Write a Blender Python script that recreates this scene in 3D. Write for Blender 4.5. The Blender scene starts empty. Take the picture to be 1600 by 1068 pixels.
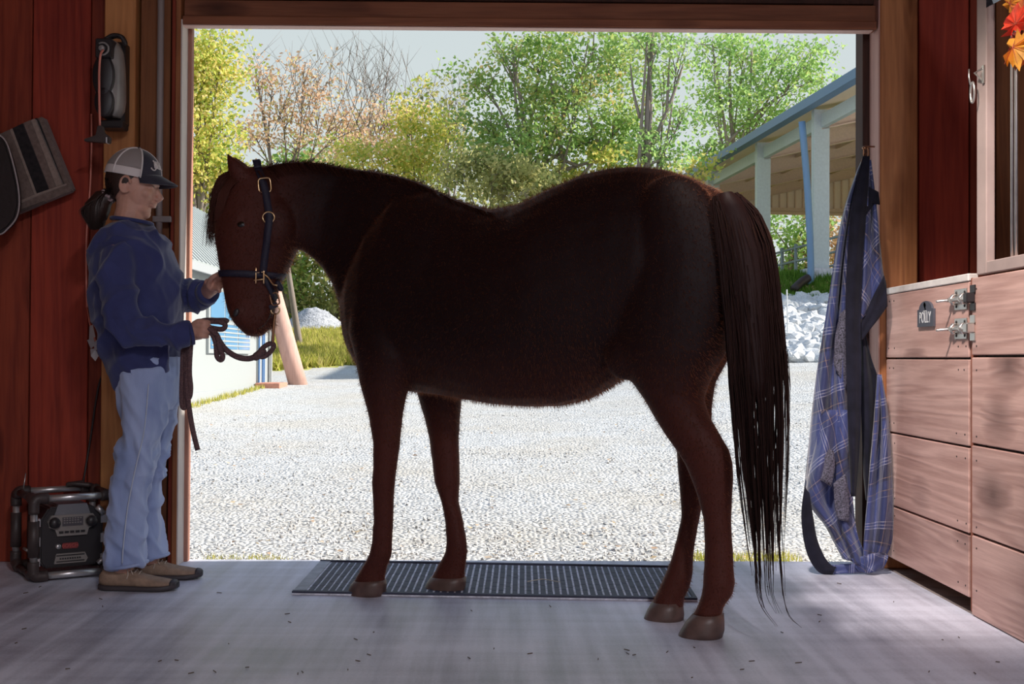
import bpy, bmesh, math, random
import numpy as np
from mathutils import Vector, Matrix, noise
from mathutils.bvhtree import BVHTree
random.seed(7)
R = math.radians
SC = bpy.context.scene
COL = SC.collection

# ------------------------------------------------------------ camera, sky, sun, exposure
F_PX = 1900.0
CAM_POS = Vector((0, 0, 0.85))
CAM_ROT = (Matrix.Rotation(-math.atan(20/F_PX), 3, 'Z') @ Matrix.Rotation(math.pi/2 + math.atan(26/F_PX), 3, 'X')
           @ Matrix.Rotation(R(0.30), 3, 'Z'))
cd = bpy.data.cameras.new('camera'); cam = bpy.data.objects.new('camera', cd); COL.objects.link(cam)
cam.matrix_world = Matrix.Translation(CAM_POS) @ CAM_ROT.to_4x4()
cd.sensor_width = 36; cd.lens = F_PX/1600*36; cd.clip_end = 600; cd.clip_start = 0.05
SC.camera = cam
SC.view_settings.view_transform = 'Standard'; SC.view_settings.look = 'None'
SC.view_settings.gamma = 1; SC.view_settings.use_curve_mapping = False
SC.view_settings.exposure = 0.0

w = bpy.data.worlds.new('sky'); SC.world = w; w.use_nodes = True
nt = w.node_tree; nt.nodes.clear()
tc = nt.nodes.new('ShaderNodeTexCoord'); sep = nt.nodes.new('ShaderNodeSeparateXYZ')
rp = nt.nodes.new('ShaderNodeValToRGB'); bg = nt.nodes.new('ShaderNodeBackground'); wo = nt.nodes.new('ShaderNodeOutputWorld')
nt.links.new(tc.outputs['Generated'], sep.inputs[0]); nt.links.new(sep.outputs['Z'], rp.inputs[0])
nt.links.new(rp.outputs[0], bg.inputs[0]); nt.links.new(bg.outputs[0], wo.inputs[0])
e = rp.color_ramp.elements
e[0].position = 0.0; e[0].color = (0.74, 0.79, 0.77, 1)
e[1].position = 0.9; e[1].color = (0.30, 0.46, 0.78, 1)
m_ = e.new(0.28); m_.color = (0.64, 0.72, 0.74, 1)
bg.inputs[1].default_value = 0.98

sd = bpy.data.lights.new('sun', 'SUN'); sun = bpy.data.objects.new('sun', sd); COL.objects.link(sun)
sd.energy = 7.8; sd.angle = R(0.8); sd.color = (1.0, 0.94, 0.84)
sun.rotation_euler = Vector((0.80, 0.03, 0.47)).to_track_quat('Z', 'Y').to_euler()
sun.location = (20, 10, 20)

# ------------------------------------------------------------ projection helpers (photo pixel -> point of the place)
def ray(px, py): return (CAM_ROT @ Vector(((px-800)/F_PX, -(py-534)/F_PX, -1))).normalized()
def at(px, py, Y):
    d = ray(px, py); return CAM_POS + d*(Y/d.y)
def gnd(px, py, z=0.0):
    d = ray(px, py); return CAM_POS + d*((z-CAM_POS.z)/d.z)
def onplane(px, py, p0, n):
    d = ray(px, py); return CAM_POS + d*((p0-CAM_POS).dot(n)/d.dot(n))
def onX(px, py, X):
    d = ray(px, py); return CAM_POS + d*(X/d.x)

# ------------------------------------------------------------ object helpers
def link(o): COL.objects.link(o); return o
def tag(o, label=None, cat=None, group=None, kind=None):
    if label: o['label'] = label
    if cat: o['category'] = cat
    if group: o['group'] = group
    if kind: o['kind'] = kind
    return o
def thing(name, label, cat, loc=(0, 0, 0), group=None):
    o = link(bpy.data.objects.new(name, None)); o.location = loc; o.empty_display_size = 0.1
    return tag(o, label, cat, group)
def origin(parent):
    v = Vector((0, 0, 0))
    while parent: v += Vector(parent.location); parent = parent.parent
    return v
def mesh_obj(name, me, mats, parent=None, base=None):
    o = link(bpy.data.objects.new(name, me))
    if not isinstance(mats, (list, tuple)): mats = [mats]
    me.materials.clear()
    for m in mats: me.materials.append(m)
    off = origin(parent)
    if base is not None: off = off + (Vector(base)-off); o.location = Vector(base)-origin(parent)
    if off.length > 0: me.transform(Matrix.Translation(-off))
    if parent: o.parent = parent
    return o
def obj(name, bm, mats, parent=None, smooth=False, base=None):
    me = bpy.data.meshes.new(name); bm.normal_update(); bm.to_mesh(me); bm.free()
    if smooth:
        me.polygons.foreach_set('use_smooth', [True]*len(me.polygons))
    return mesh_obj(name, me, mats, parent, base)
def pyobj(name, vs, fs, mats, parent=None, smooth=False, base=None, midx=None):
    me = bpy.data.meshes.new(name); me.from_pydata([tuple(v) for v in vs], [], fs); me.update()
    if smooth: me.polygons.foreach_set('use_smooth', [True]*len(me.polygons))
    o = mesh_obj(name, me, mats, parent, base)
    if midx: me.polygons.foreach_set('material_index', midx)
    return o
def B(): return bmesh.new()
def box(bm, x0, x1, y0, y1, z0, z1, bev=0.0, M=None):
    vs = [bm.verts.new((x, y, z)) for x in (x0, x1) for y in (y0, y1) for z in (z0, z1)]
    q = [(0,1,3,2),(4,6,7,5),(0,4,5,1),(2,3,7,6),(0,2,6,4),(1,5,7,3)]
    fs = [bm.faces.new([vs[i] for i in f]) for f in q]
    if bev > 0:
        es = {e for f in fs for e in f.edges}
        r = bmesh.ops.bevel(bm, geom=list(es), offset=bev, segments=1, affect='EDGES')
        vs = list({v for v in r['verts']} | {v for v in vs if v.is_valid})
    if M is not None:
        bmesh.ops.transform(bm, matrix=M, verts=[v for v in vs if v.is_valid])
    return bm
def board(name, x0, x1, y0, y1, z0, z1, mat, parent=None, bev=0.003):
    return obj(name, box(B(), x0, x1, y0, y1, z0, z1, bev), mat, parent)
def frame_of(t, ref=Vector((0, 1, 0))):
    t = t.normalized()
    v = ref - t*ref.dot(t)
    if v.length < 1e-4: v = Vector((1, 0, 0)) - t*t.x
    v.normalize(); return t.cross(v), v
def ring(bm, c, u, v, ru, rv, n=20, ex=2.0):
    out = []
    for i in range(n):
        a = 2*math.pi*i/n; ca, sa = math.cos(a), math.sin(a)
        cu = math.copysign(abs(ca)**(2/ex), ca); sv = math.copysign(abs(sa)**(2/ex), sa)
        out.append(bm.verts.new(c + u*(ru*cu) + v*(rv*sv)))
    return out
def skin_rings(bm, rs, cap=True):
    n = len(rs[0])
    for a, b in zip(rs, rs[1:]):
        for i in range(n): bm.faces.new((a[i], a[(i+1) % n], b[(i+1) % n], b[i]))
    if cap:
        for r, fl in ((rs[0], True), (rs[-1], False)):
            c = bm.verts.new(sum((v.co for v in r), Vector())/n)
            for i in range(n):
                f = (r[(i+1) % n], r[i], c) if fl else (r[i], r[(i+1) % n], c)
                bm.faces.new(f)
def tube(bm, pts, rad, n=12, ref=Vector((0, 1, 0)), cap=True, dome=False):
    """rad: number, or list of number or (in-plane, depth) pairs"""
    pts = [Vector(p) for p in pts]
    if not isinstance(rad, (list, tuple)): rad = [rad]*len(pts)
    rad = [(r, r) if not isinstance(r, (tuple, list)) else r for r in rad]
    if dome:
        for end in (0, -1):
            p, q = (pts[0], pts[1]) if end == 0 else (pts[-1], pts[-2])
            d = (p-q).normalized(); r = rad[0] if end == 0 else rad[-1]; k = (r[0]+r[1])/2
            ex = [(p + d*k*0.5, (r[0]*.86, r[1]*.86)), (p + d*k*0.85, (r[0]*.5, r[1]*.5)), (p + d*k*0.98, (r[0]*.2, r[1]*.2))]
            if end == 0: pts = [x[0] for x in ex[::-1]] + pts; rad = [x[1] for x in ex[::-1]] + rad
            else: pts = pts + [x[0] for x in ex]; rad = rad + [x[1] for x in ex]
    rs = []
    for i, p in enumerate(pts):
        a = pts[max(i-1, 0)]; b = pts[min(i+1, len(pts)-1)]
        u, v = frame_of(b-a, ref)
        rs.append(ring(bm, p, u, v, rad[i][0], rad[i][1], n))
    skin_rings(bm, rs, cap)
    return bm
def crv(pts, k=6):
    """Catmull-Rom resample"""
    pts = [Vector(p) for p in pts]; out = []
    P = [2*pts[0]-pts[1]] + pts + [2*pts[-1]-pts[-2]]
    for i in range(1, len(P)-2):
        for j in range(k):
            t = j/k; a, b, c, d = P[i-1], P[i], P[i+1], P[i+2]
            out.append(0.5*((2*b)+(c-a)*t+(2*a-5*b+4*c-d)*t*t+(3*b-a-3*c+d)*t**3))
    out.append(pts[-1]); return out
def lerpl(L, t):
    x = t*(len(L)-1); i = min(int(x), len(L)-2); f = x-i; return L[i]*(1-f)+L[i+1]*f
def ell(bm, c, rx, ry, rz, M=None, n=20, m=12):
    T = Matrix.Translation(Vector(c)) @ (M.to_4x4() if M is not None else Matrix()) @ Matrix.Diagonal((rx, ry, rz, 1))
    bmesh.ops.create_uvsphere(bm, u_segments=n, v_segments=m, radius=1, matrix=T)
def cyl(bm, a, b, r, r2=None, n=16): tube(bm, [a, b], [r, r if r2 is None else r2], n)
def remesh(bm, voxel, it=4, fac=0.5):
    me = bpy.data.meshes.new('tmp'); bmesh.ops.recalc_face_normals(bm, faces=bm.faces); bm.to_mesh(me); bm.free()
    o = link(bpy.data.objects.new('tmp', me))
    m = o.modifiers.new('r', 'REMESH'); m.mode = 'VOXEL'; m.voxel_size = voxel; m.adaptivity = 0; m.use_smooth_shade = True
    if it:
        s = o.modifiers.new('s', 'SMOOTH'); s.factor = fac; s.iterations = it
    dg = bpy.context.evaluated_depsgraph_get(); dg.update()
    out = bpy.data.meshes.new_from_object(o.evaluated_get(dg))
    bpy.data.objects.remove(o); bpy.data.meshes.remove(me)
    out.polygons.foreach_set('use_smooth', [True]*len(out.polygons))
    return out
def displace(me, fn):
    n = len(me.vertices); co = np.empty(n*3, 'f'); me.vertices.foreach_get('co', co)
    no = np.empty(n*3, 'f'); me.vertex_normals.foreach_get('vector', no)
    co = co.reshape(-1, 3); no = no.reshape(-1, 3)
    d = np.array([fn(Vector(c)) for c in co.tolist()], 'f')
    co = co + no*d[:, None]; me.vertices.foreach_set('co', co.ravel()); me.update()
def text_mesh(s, size, ext=0.001, align='CENTER'):
    c = bpy.data.curves.new('t', 'FONT'); c.body = s; c.size = size; c.extrude = ext; c.align_x = align; c.align_y = 'CENTER'
    c.resolution_u = 3
    o = link(bpy.data.objects.new('t', c)); dg = bpy.context.evaluated_depsgraph_get()
    me = bpy.data.meshes.new_from_object(o.evaluated_get(dg)); bpy.data.objects.remove(o); bpy.data.curves.remove(c)
    return me
def copy_tree(o, loc, rot=None, label=None, group=None, scale=None):
    c = o.copy(); COL.objects.link(c); c.location = loc
    if rot is not None: c.rotation_euler = rot
    if scale is not None: c.scale = scale
    if label: c['label'] = label
    if group: c['group'] = group
    for ch in o.children:
        k = ch.copy(); COL.objects.link(k); k.parent = c
        for g in ch.children:
            q = g.copy(); COL.objects.link(q); q.parent = k
    return c

# ------------------------------------------------------------ materials
def mat(name, col, rough=0.6, metal=0.0, spec=0.5, sheen=0.0, noise_amt=0.0, noise_scale=20, bump=0.0, bump_scale=60, trans=0.0, emit=None):
    m = bpy.data.materials.new(name); m.use_nodes = True; t = m.node_tree; b = t.nodes['Principled BSDF']
    b.inputs['Base Color'].default_value = (*col, 1); b.inputs['Roughness'].default_value = rough
    b.inputs['Metallic'].default_value = metal; b.inputs['Specular IOR Level'].default_value = spec
    if sheen: b.inputs['Sheen Weight'].default_value = sheen; b.inputs['Sheen Roughness'].default_value = 0.4
    if noise_amt or bump:
        g = t.nodes.new('ShaderNodeTexCoord')
    if noise_amt:
        n = t.nodes.new('ShaderNodeTexNoise'); n.inputs['Scale'].default_value = noise_scale; n.inputs['Detail'].default_value = 5
        r = t.nodes.new('ShaderNodeMapRange'); r.inputs[1].default_value = .3; r.inputs[2].default_value = .7
        r.inputs[3].default_value = 1-noise_amt; r.inputs[4].default_value = 1+noise_amt
        mx = t.nodes.new('ShaderNodeVectorMath'); mx.operation = 'SCALE'; mx.inputs[0].default_value = col
        t.links.new(g.outputs['Object'], n.inputs[0]); t.links.new(n.outputs[0], r.inputs[0]); t.links.new(r.outputs[0], mx.inputs['Scale'])
        t.links.new(mx.outputs[0], b.inputs['Base Color'])
    if bump:
        n2 = t.nodes.new('ShaderNodeTexNoise'); n2.inputs['Scale'].default_value = bump_scale; n2.inputs['Detail'].default_value = 4
        bp = t.nodes.new('ShaderNodeBump'); bp.inputs['Strength'].default_value = bump; bp.inputs['Distance'].default_value = 0.01
        t.links.new(g.outputs['Object'], n2.inputs[0]); t.links.new(n2.outputs[0], bp.inputs['Height']); t.links.new(bp.outputs[0], b.inputs['Normal'])
    return m
def wood(name, light, dark, grain='z', rough=0.6, knots=1.0, spec=0.3, streak=1.0, knot_scale=(1.3, 1.3, 0.5)):
    m = bpy.data.materials.new(name); m.use_nodes = True; t = m.node_tree; N = t.nodes; L = t.links; b = N['Principled BSDF']
    g = N.new('ShaderNodeTexCoord'); oi = N.new('ShaderNodeObjectInfo')
    k = N.new('ShaderNodeVectorMath'); k.operation = 'SCALE'; k.inputs[0].default_value = (17, 31, 23); L.new(oi.outputs['Random'], k.inputs['Scale'])
    ad = N.new('ShaderNodeVectorMath'); ad.operation = 'ADD'; L.new(g.outputs['Object'], ad.inputs[0]); L.new(k.outputs[0], ad.inputs[1])
    mp = N.new('ShaderNodeMapping'); L.new(ad.outputs[0], mp.inputs[0])
    s = {'z': (1, 1, .06), 'x': (.06, 1, 1), 'y': (1, .06, 1)}[grain]; mp.inputs['Scale'].default_value = s
    # knots
    mk = N.new('ShaderNodeMapping'); L.new(ad.outputs[0], mk.inputs[0])
    kx, ky, kz = knot_scale
    mk.inputs['Scale'].default_value = {'z': (kx, ky, kz), 'x': (kz, kx, ky), 'y': (kx, kz, ky)}[grain]
    vo = N.new('ShaderNodeTexVoronoi'); vo.inputs['Scale'].default_value = 3.6; L.new(mk.outputs[0], vo.inputs[0])
    kr = N.new('ShaderNodeMapRange'); kr.inputs[1].default_value = .02; kr.inputs[2].default_value = .27; kr.inputs[3].default_value = 1; kr.inputs[4].default_value = 0
    L.new(vo.outputs['Distance'], kr.inputs[0])
    kd = N.new('ShaderNodeMath'); kd.operation = 'MULTIPLY'; kd.inputs[1].default_value = 0.10; L.new(kr.outputs[0], kd.inputs[0])
    # grain: noise warped round the knots
    n1 = N.new('ShaderNodeTexNoise'); n1.inputs['Scale'].default_value = 5; n1.inputs['Detail'].default_value = 3; n1.inputs['Distortion'].default_value = .6; L.new(mp.outputs[0], n1.inputs[0])
    sm = N.new('ShaderNodeMath'); sm.operation = 'ADD'; L.new(n1.outputs[0], sm.inputs[0]); L.new(kd.outputs[0], sm.inputs[1])
    mu = N.new('ShaderNodeMath'); mu.operation = 'MULTIPLY'; mu.inputs[1].default_value = 60; L.new(sm.outputs[0], mu.inputs[0])
    si = N.new('ShaderNodeMath'); si.operation = 'SINE'; L.new(mu.outputs[0], si.inputs[0])
    n2 = N.new('ShaderNodeTexNoise'); n2.inputs['Scale'].default_value = 90; n2.inputs['Detail'].default_value = 4; L.new(mp.outputs[0], n2.inputs[0])
    n3 = N.new('ShaderNodeTexNoise'); n3.inputs['Scale'].default_value = 2.2; n3.inputs['Detail'].default_value = 4; L.new(ad.outputs[0], n3.inputs[0])
    a1 = N.new('ShaderNodeMath'); a1.operation = 'MULTIPLY_ADD'; a1.inputs[1].default_value = .13*streak; a1.inputs[2].default_value = 0; L.new(si.outputs[0], a1.inputs[0])
    a2 = N.new('ShaderNodeMath'); a2.operation = 'MULTIPLY_ADD'; a2.inputs[1].default_value = .7; L.new(n2.outputs[0], a2.inputs[0]); L.new(a1.outputs[0], a2.inputs[2])
    a3 = N.new('ShaderNodeMath'); a3.operation = 'MULTIPLY_ADD'; a3.inputs[1].default_value = .8; L.new(n3.outputs[0], a3.inputs[0]); L.new(a2.outputs[0], a3.inputs[2])
    cr = N.new('ShaderNodeMapRange'); cr.inputs[1].default_value = .35; cr.inputs[2].default_value = 1.15; L.new(a3.outputs[0], cr.inputs[0])
    mix = N.new('ShaderNodeMix'); mix.data_type = 'RGBA'; mix.inputs[6].default_value = (*dark, 1); mix.inputs[7].default_value = (*light, 1); L.new(cr.outputs[0], mix.inputs[0])
    km = N.new('ShaderNodeMath'); km.operation = 'MULTIPLY'; km.inputs[1].default_value = .85*knots; km.use_clamp = True; L.new(kr.outputs[0], km.inputs[0])
    mix2 = N.new('ShaderNodeMix'); mix2.data_type = 'RGBA'; L.new(km.outputs[0], mix2.inputs[0]); L.new(mix.outputs[2], mix2.inputs[6])
    mix2.inputs[7].default_value = (dark[0]*.25, dark[1]*.2, dark[2]*.2, 1)
    vr = N.new('ShaderNodeMapRange'); vr.inputs[3].default_value = .82; vr.inputs[4].default_value = 1.15; L.new(oi.outputs['Random'], vr.inputs[0])
    sc = N.new('ShaderNodeVectorMath'); sc.operation = 'SCALE'; L.new(mix2.outputs[2], sc.inputs[0]); L.new(vr.outputs[0], sc.inputs['Scale'])
    L.new(sc.outputs[0], b.inputs['Base Color'])
    b.inputs['Roughness'].default_value = rough; b.inputs['Specular IOR Level'].default_value = spec
    bp = N.new('ShaderNodeBump'); bp.inputs['Strength'].default_value = .35; bp.inputs['Distance'].default_value = .004
    L.new(a2.outputs[0], bp.inputs['Height']); L.new(bp.outputs[0], b.inputs['Normal'])
    return m
def leafmat(name, cols, trans=0.55):
    m = bpy.data.materials.new(name); m.use_nodes = True; t = m.node_tree; N = t.nodes; L = t.links; N.clear()
    g = N.new('ShaderNodeNewGeometry'); r = N.new('ShaderNodeValToRGB'); r.color_ramp.interpolation = 'CONSTANT'
    el = r.color_ramp.elements
    while len(el) > 1: el.remove(el[-1])
    for i, c in enumerate(cols):
        q = el[0] if i == 0 else el.new(i/len(cols)); q.position = i/len(cols); q.color = (*c, 1)
    n = N.new('ShaderNodeTexNoise'); tcn = N.new('ShaderNodeTexCoord'); n.inputs['Scale'].default_value = .9; L.new(tcn.outputs['Object'], n.inputs[0])
    ma = N.new('ShaderNodeMath'); ma.operation = 'MULTIPLY_ADD'; ma.inputs[1].default_value = .55; L.new(g.outputs['Random Per Island'], ma.inputs[0])
    mb = N.new('ShaderNodeMapRange'); mb.inputs[1].default_value = .32; mb.inputs[2].default_value = .68; mb.inputs[3].default_value = 0; mb.inputs[4].default_value = .44; L.new(n.outputs[0], mb.inputs[0]); L.new(mb.outputs[0], ma.inputs[2])
    L.new(ma.outputs[0], r.inputs[0])
    d = N.new('ShaderNodeBsdfDiffuse'); tr = N.new('ShaderNodeBsdfTranslucent'); mx = N.new('ShaderNodeMixShader'); mx.inputs[0].default_value = trans
    o = N.new('ShaderNodeOutputMaterial'); L.new(r.outputs[0], d.inputs[0]); L.new(r.outputs[0], tr.inputs[0]); L.new(d.outputs[0], mx.inputs[1]); L.new(tr.outputs[0], mx.inputs[2]); L.new(mx.outputs[0], o.inputs[0])
    return m
def groundmat(name, cols, scale, bump=.6, big=((1, 1, 1), (1, 1, 1)), rough=.9, pos=(.0, .35, .6, 1)):
    m = bpy.data.materials.new(name); m.use_nodes = True; t = m.node_tree; N = t.nodes; L = t.links; b = N['Principled BSDF']
    g = N.new('ShaderNodeTexCoord'); v = N.new('ShaderNodeTexVoronoi'); v.inputs['Scale'].default_value = scale; L.new(g.outputs['Object'], v.inputs[0])
    s = N.new('ShaderNodeSeparateColor'); L.new(v.outputs['Color'], s.inputs[0])
    r = N.new('ShaderNodeValToRGB'); el = r.color_ramp.elements
    while len(el) > 1: el.remove(el[-1])
    for i, c in enumerate(cols):
        q = el[0] if i == 0 else el.new(pos[i]); q.position = pos[i]; q.color = (*c, 1)
    L.new(s.outputs[0], r.inputs[0])
    n = N.new('ShaderNodeTexNoise'); n.inputs['Scale'].default_value = .8; n.inputs['Detail'].default_value = 6; L.new(g.outputs['Object'], n.inputs[0])
    mr = N.new('ShaderNodeMapRange'); mr.inputs[1].default_value = .42; mr.inputs[2].default_value = .68; L.new(n.outputs[0], mr.inputs[0])
    bm_ = N.new('ShaderNodeMix'); bm_.data_type = 'RGBA'; bm_.inputs[6].default_value = (*big[0], 1); bm_.inputs[7].default_value = (*big[1], 1); L.new(mr.outputs[0], bm_.inputs[0])
    mu = N.new('ShaderNodeMix'); mu.data_type = 'RGBA'; mu.blend_type = 'MULTIPLY'; mu.inputs[0].default_value = 1; L.new(r.outputs[0], mu.inputs[6]); L.new(bm_.outputs[2], mu.inputs[7])
    L.new(mu.outputs[2], b.inputs['Base Color']); b.inputs['Roughness'].default_value = rough; b.inputs['Specular IOR Level'].default_value = .2
    bp = N.new('ShaderNodeBump'); bp.inputs['Strength'].default_value = bump; bp.inputs['Distance'].default_value = .03; bp.invert = True
    L.new(v.outputs['Distance'], bp.inputs['Height']); L.new(bp.outputs[0], b.inputs['Normal'])
    return m

M = {}
M['red_wood'] = wood('dark red stained pine', (.34, .060, .026), (.15, .020, .012), 'z', .65)
M['red_wood2'] = wood('deep red stained pine', (.38, .052, .026), (.17, .018, .012), 'z', .65)
M['tan_wood'] = wood('tan pine board', (.60, .27, .10), (.38, .15, .055), 'z', .65)
M['brown_wood'] = wood('brown pine board', (.36, .14, .055), (.17, .06, .026), 'z', .65)
M['post_wood'] = wood('orange brown post timber', (.52, .22, .085), (.28, .10, .04), 'z', .65, knots=1.2, knot_scale=(1.5, 1.5, .8))
M['dark_wood'] = wood('dark and shaded timber', (.08, .03, .02), (.03, .013, .01), 'z', .7)
M['beam_wood'] = wood('lintel timber', (.38, .145, .072), (.18, .058, .030), 'x', .65)
M['jamb_wood'] = wood('greyed brown jamb timber', (.50, .25, .18), (.34, .16, .12), 'z', .65, knots=.4)
M['daylit_wood'] = wood('pale pink daylit timber', (.86, .78, .72), (.70, .60, .55), 'z', .6, knots=.3)
M['plank_wood'] = wood('pink grey oak plank', (.80, .51, .44), (.50, .285, .24), 'y', .55, knots=1.0, streak=1.5, knot_scale=(.7, .7, .45))
M['plank_end'] = wood('red brown plank edge', (.36, .13, .08), (.2, .07, .045), 'z', .6)
M['cap_strip'] = mat('pale metal edging', (.80, .74, .70), .5, noise_amt=.12)
M['white_frame'] = mat('pale painted frame', (.42, .31, .28), .5, noise_amt=.12, noise_scale=8)
M['galv'] = mat('galvanised conduit', (.36, .32, .31), .6, .2)
M['black_plastic'] = mat('black plastic', (.022, .018, .020), .42, bump=.05)
M['dark_brown_rubber'] = mat('dark worn rubber', (.055, .038, .036), .5, noise_amt=.3)
M['grey_plastic'] = mat('smoky grey plastic', (.30, .28, .27), .3, noise_amt=.2, noise_scale=12)
M['silver'] = mat('silver tube', (.62, .60, .60), .33, .75)
M['steel'] = mat('zinc plated steel', (.66, .62, .58), .32, .9, noise_amt=.1)
M['brass'] = mat('brass', (.80, .55, .30), .28, 1.0)
M['bronze_clip'] = mat('bronze clip', (.35, .18, .10), .35, .9)
M['pink_cord'] = mat('pinkish orange extension cord', (.72, .24, .18), .45)
M['black_cord'] = mat('black cord', (.03, .02, .02), .5)
M['sign_grey'] = mat('slate grey sign', (.085, .09, .115), .45)
M['white_print'] = mat('white print', (.75, .75, .75), .5)
M['paper'] = mat('white paper tag', (.72, .70, .72), .7)
# ------------------------------------------------------------ the setting: floor
def concrete():
    m = bpy.data.materials.new('brushed concrete'); m.use_nodes = True; t = m.node_tree; N = t.nodes; L = t.links; b = N['Principled BSDF']
    g = N.new('ShaderNodeTexCoord')
    def nz(scale, sc=(1, 1, 1), det=6, rot=0):
        mp = N.new('ShaderNodeMapping'); mp.inputs['Scale'].default_value = sc; mp.inputs['Rotation'].default_value = (0, 0, rot); L.new(g.outputs['Object'], mp.inputs[0])
        n = N.new('ShaderNodeTexNoise'); n.inputs['Scale'].default_value = scale; n.inputs['Detail'].default_value = det; L.new(mp.outputs[0], n.inputs[0]); return n
    n1 = nz(1.3, det=8); n2 = nz(16, (1, .06, 1), 5, R(4)); n3 = nz(14, (.08, 1, 1), 4, R(-3)); n4 = nz(120, det=3)
    a = N.new('ShaderNodeMath'); a.operation = 'MULTIPLY_ADD'; a.inputs[1].default_value = .9; L.new(n1.outputs[0], a.inputs[0])
    c = N.new('ShaderNodeMath'); c.operation = 'MULTIPLY_ADD'; c.inputs[1].default_value = .75; L.new(n2.outputs[0], c.inputs[0])
    d = N.new('ShaderNodeMath'); d.operation = 'MULTIPLY_ADD'; d.inputs[1].default_value = .35; L.new(n3.outputs[0], d.inputs[0])
    f = N.new('ShaderNodeMath'); f.operation = 'MULTIPLY'; f.inputs[1].default_value = .25; L.new(n4.outputs[0], f.inputs[0])
    L.new(f.outputs[0], d.inputs[2]); L.new(d.outputs[0], c.inputs[2]); L.new(c.outputs[0], a.inputs[2])
    r = N.new('ShaderNodeValToRGB'); el = r.color_ramp.elements
    el[0].position = .75; el[0].color = (.22, .22, .28, 1); el[1].position = 1.28; el[1].color = (.72, .73, .84, 1)
    mr = N.new('ShaderNodeMapRange'); mr.inputs[1].default_value = .75; mr.inputs[2].default_value = 1.28; L.new(a.outputs[0], mr.inputs[0])
    el[0].position = 0; el[1].position = 1; L.new(mr.outputs[0], r.inputs[0]); L.new(r.outputs[0], b.inputs['Base Color'])
    rr = N.new('ShaderNodeMapRange'); rr.inputs[3].default_value = .36; rr.inputs[4].default_value = .55; L.new(mr.outputs[0], rr.inputs[0]); L.new(rr.outputs[0], b.inputs['Roughness'])
    b.inputs['Specular IOR Level'].default_value = .55
    bp = N.new('ShaderNodeBump'); bp.inputs['Strength'].default_value = .25; bp.inputs['Distance'].default_value = .003; L.new(a.outputs[0], bp.inputs['Height']); L.new(bp.outputs[0], b.inputs['Normal'])
    return m
M['concrete'] = concrete()
Yw = 5.06      # inner face of the gable wall boards
XS = 1.585     # face of the stall front
fl = board('floor', -4.2, 1.597, -6.0, 5.14, -.12, 0, M['concrete'], bev=.004); fl['kind'] = 'structure'
# stall floor: grey planks beyond the door
M['grey_plank'] = wood('grey worn plank', (.34, .29, .27), (.2, .16, .15), 'x', .7, knots=.4)
sf = board('floor_stall', 1.60, 4.2, -6, 5.10, -.12, -.03, M['concrete']); sf['kind'] = 'structure'
for i in range(9):
    y1 = 5.02-.155*i; board('plank', 1.602, 2.9, y1-.15, y1, -.03, -.002, M['grey_plank'], sf)
# ------------------------------------------------------------ gable wall with doorway
def X_at(px, Y, py=560): return at(px, py, Y).x
wf = B()
xl, xr = X_at(296, 5.1), X_at(1354, 5.1)
ztop = at(820, 46, 5.06).z
box(wf, -4.4, xl-.02, 5.09, 5.13, -.1, 3.4); box(wf, xr+.02, 4.4, 5.09, 5.13, -.1, 3.4); box(wf, xl-.02, xr+.02, 5.09, 5.13, ztop+.06, 3.4)
wall = obj('wall_front', wf, M['dark_wood']); wall['kind'] = 'structure'
H = 3.35
# left boards
for (a, b, mt, y) in ((-420, -230, 'red_wood2', 5.05), (-228, -110, 'red_wood', 5.06), (-108, -46, 'red_wood2', 5.06), (-44, 44.5, 'red_wood', 5.06),
                      (46.5, 136.5, 'red_wood2', 5.06), (138, 162, 'red_wood', 5.065)):
    board('board', X_at(a, y), X_at(b, y), y, 5.088, 0.0, H, M[mt], wall)
board('board', X_at(158, 5.0), X_at(207, 5.0), 5.0, 5.088, 0, H, M['tan_wood'], wall, .004)
board('board', X_at(215, 5.03), X_at(262, 5.03), 5.03, 5.088, 0, H, M['brown_wood'], wall)
board('board', X_at(264, 5.0), X_at(277, 5.0), 5.0, 5.088, 0, H, M['red_wood'], wall)
board('board', X_at(206, 5.075), X_at(216, 5.075), 5.075, 5.088, 0, H, M['dark_wood'], wall)
# left jamb: post, side face coloured pale for daylight, stop strip behind
xa = X_at(278, 4.98)
tr = board('trim_1', X_at(270, 4.98), xa, 4.98, 5.11, 0, H, M['brown_wood'], None); tr['kind'] = 'structure'
o = board('reveal_board', xa, xa+.006, 4.981, 5.10, 0, ztop+.01, M['daylit_wood'], tr, .001)
tr2 = board('trim_2', X_at(283, 5.09), X_at(297, 5.09), 5.075, 5.115, 0, ztop+.07, M['jamb_wood'], None); tr2['kind'] = 'structure'
# lintel
zb = at(820, 42, 4.99).z; zb2 = at(820, 48, 5.09).z
lt = board('trim_3', xa+.004, X_at(1369, 4.99), 4.985, 5.045, zb, zb+.035, M['beam_wood'], None); lt['kind'] = 'structure'
board('header_board', xa+.004, X_at(1369, 5.0), 5.01, 5.088, zb+.037, zb+.107, M['beam_wood'], lt)
board('header_board', xa+.004, X_at(1369, 5.0), 5.035, 5.088, zb+.118, zb+.30, M['dark_wood'], lt)
board('soffit_strip', xa+.004, X_at(1362, 5.0), 4.99, 5.04, zb-.005, zb-.001, wood('pale bounce lit soffit timber', (.88, .62, .54), (.75, .50, .43), 'x', .6, knots=.2), lt, .001)  # bounce light on the lintel underside put into this pale colour
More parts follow.
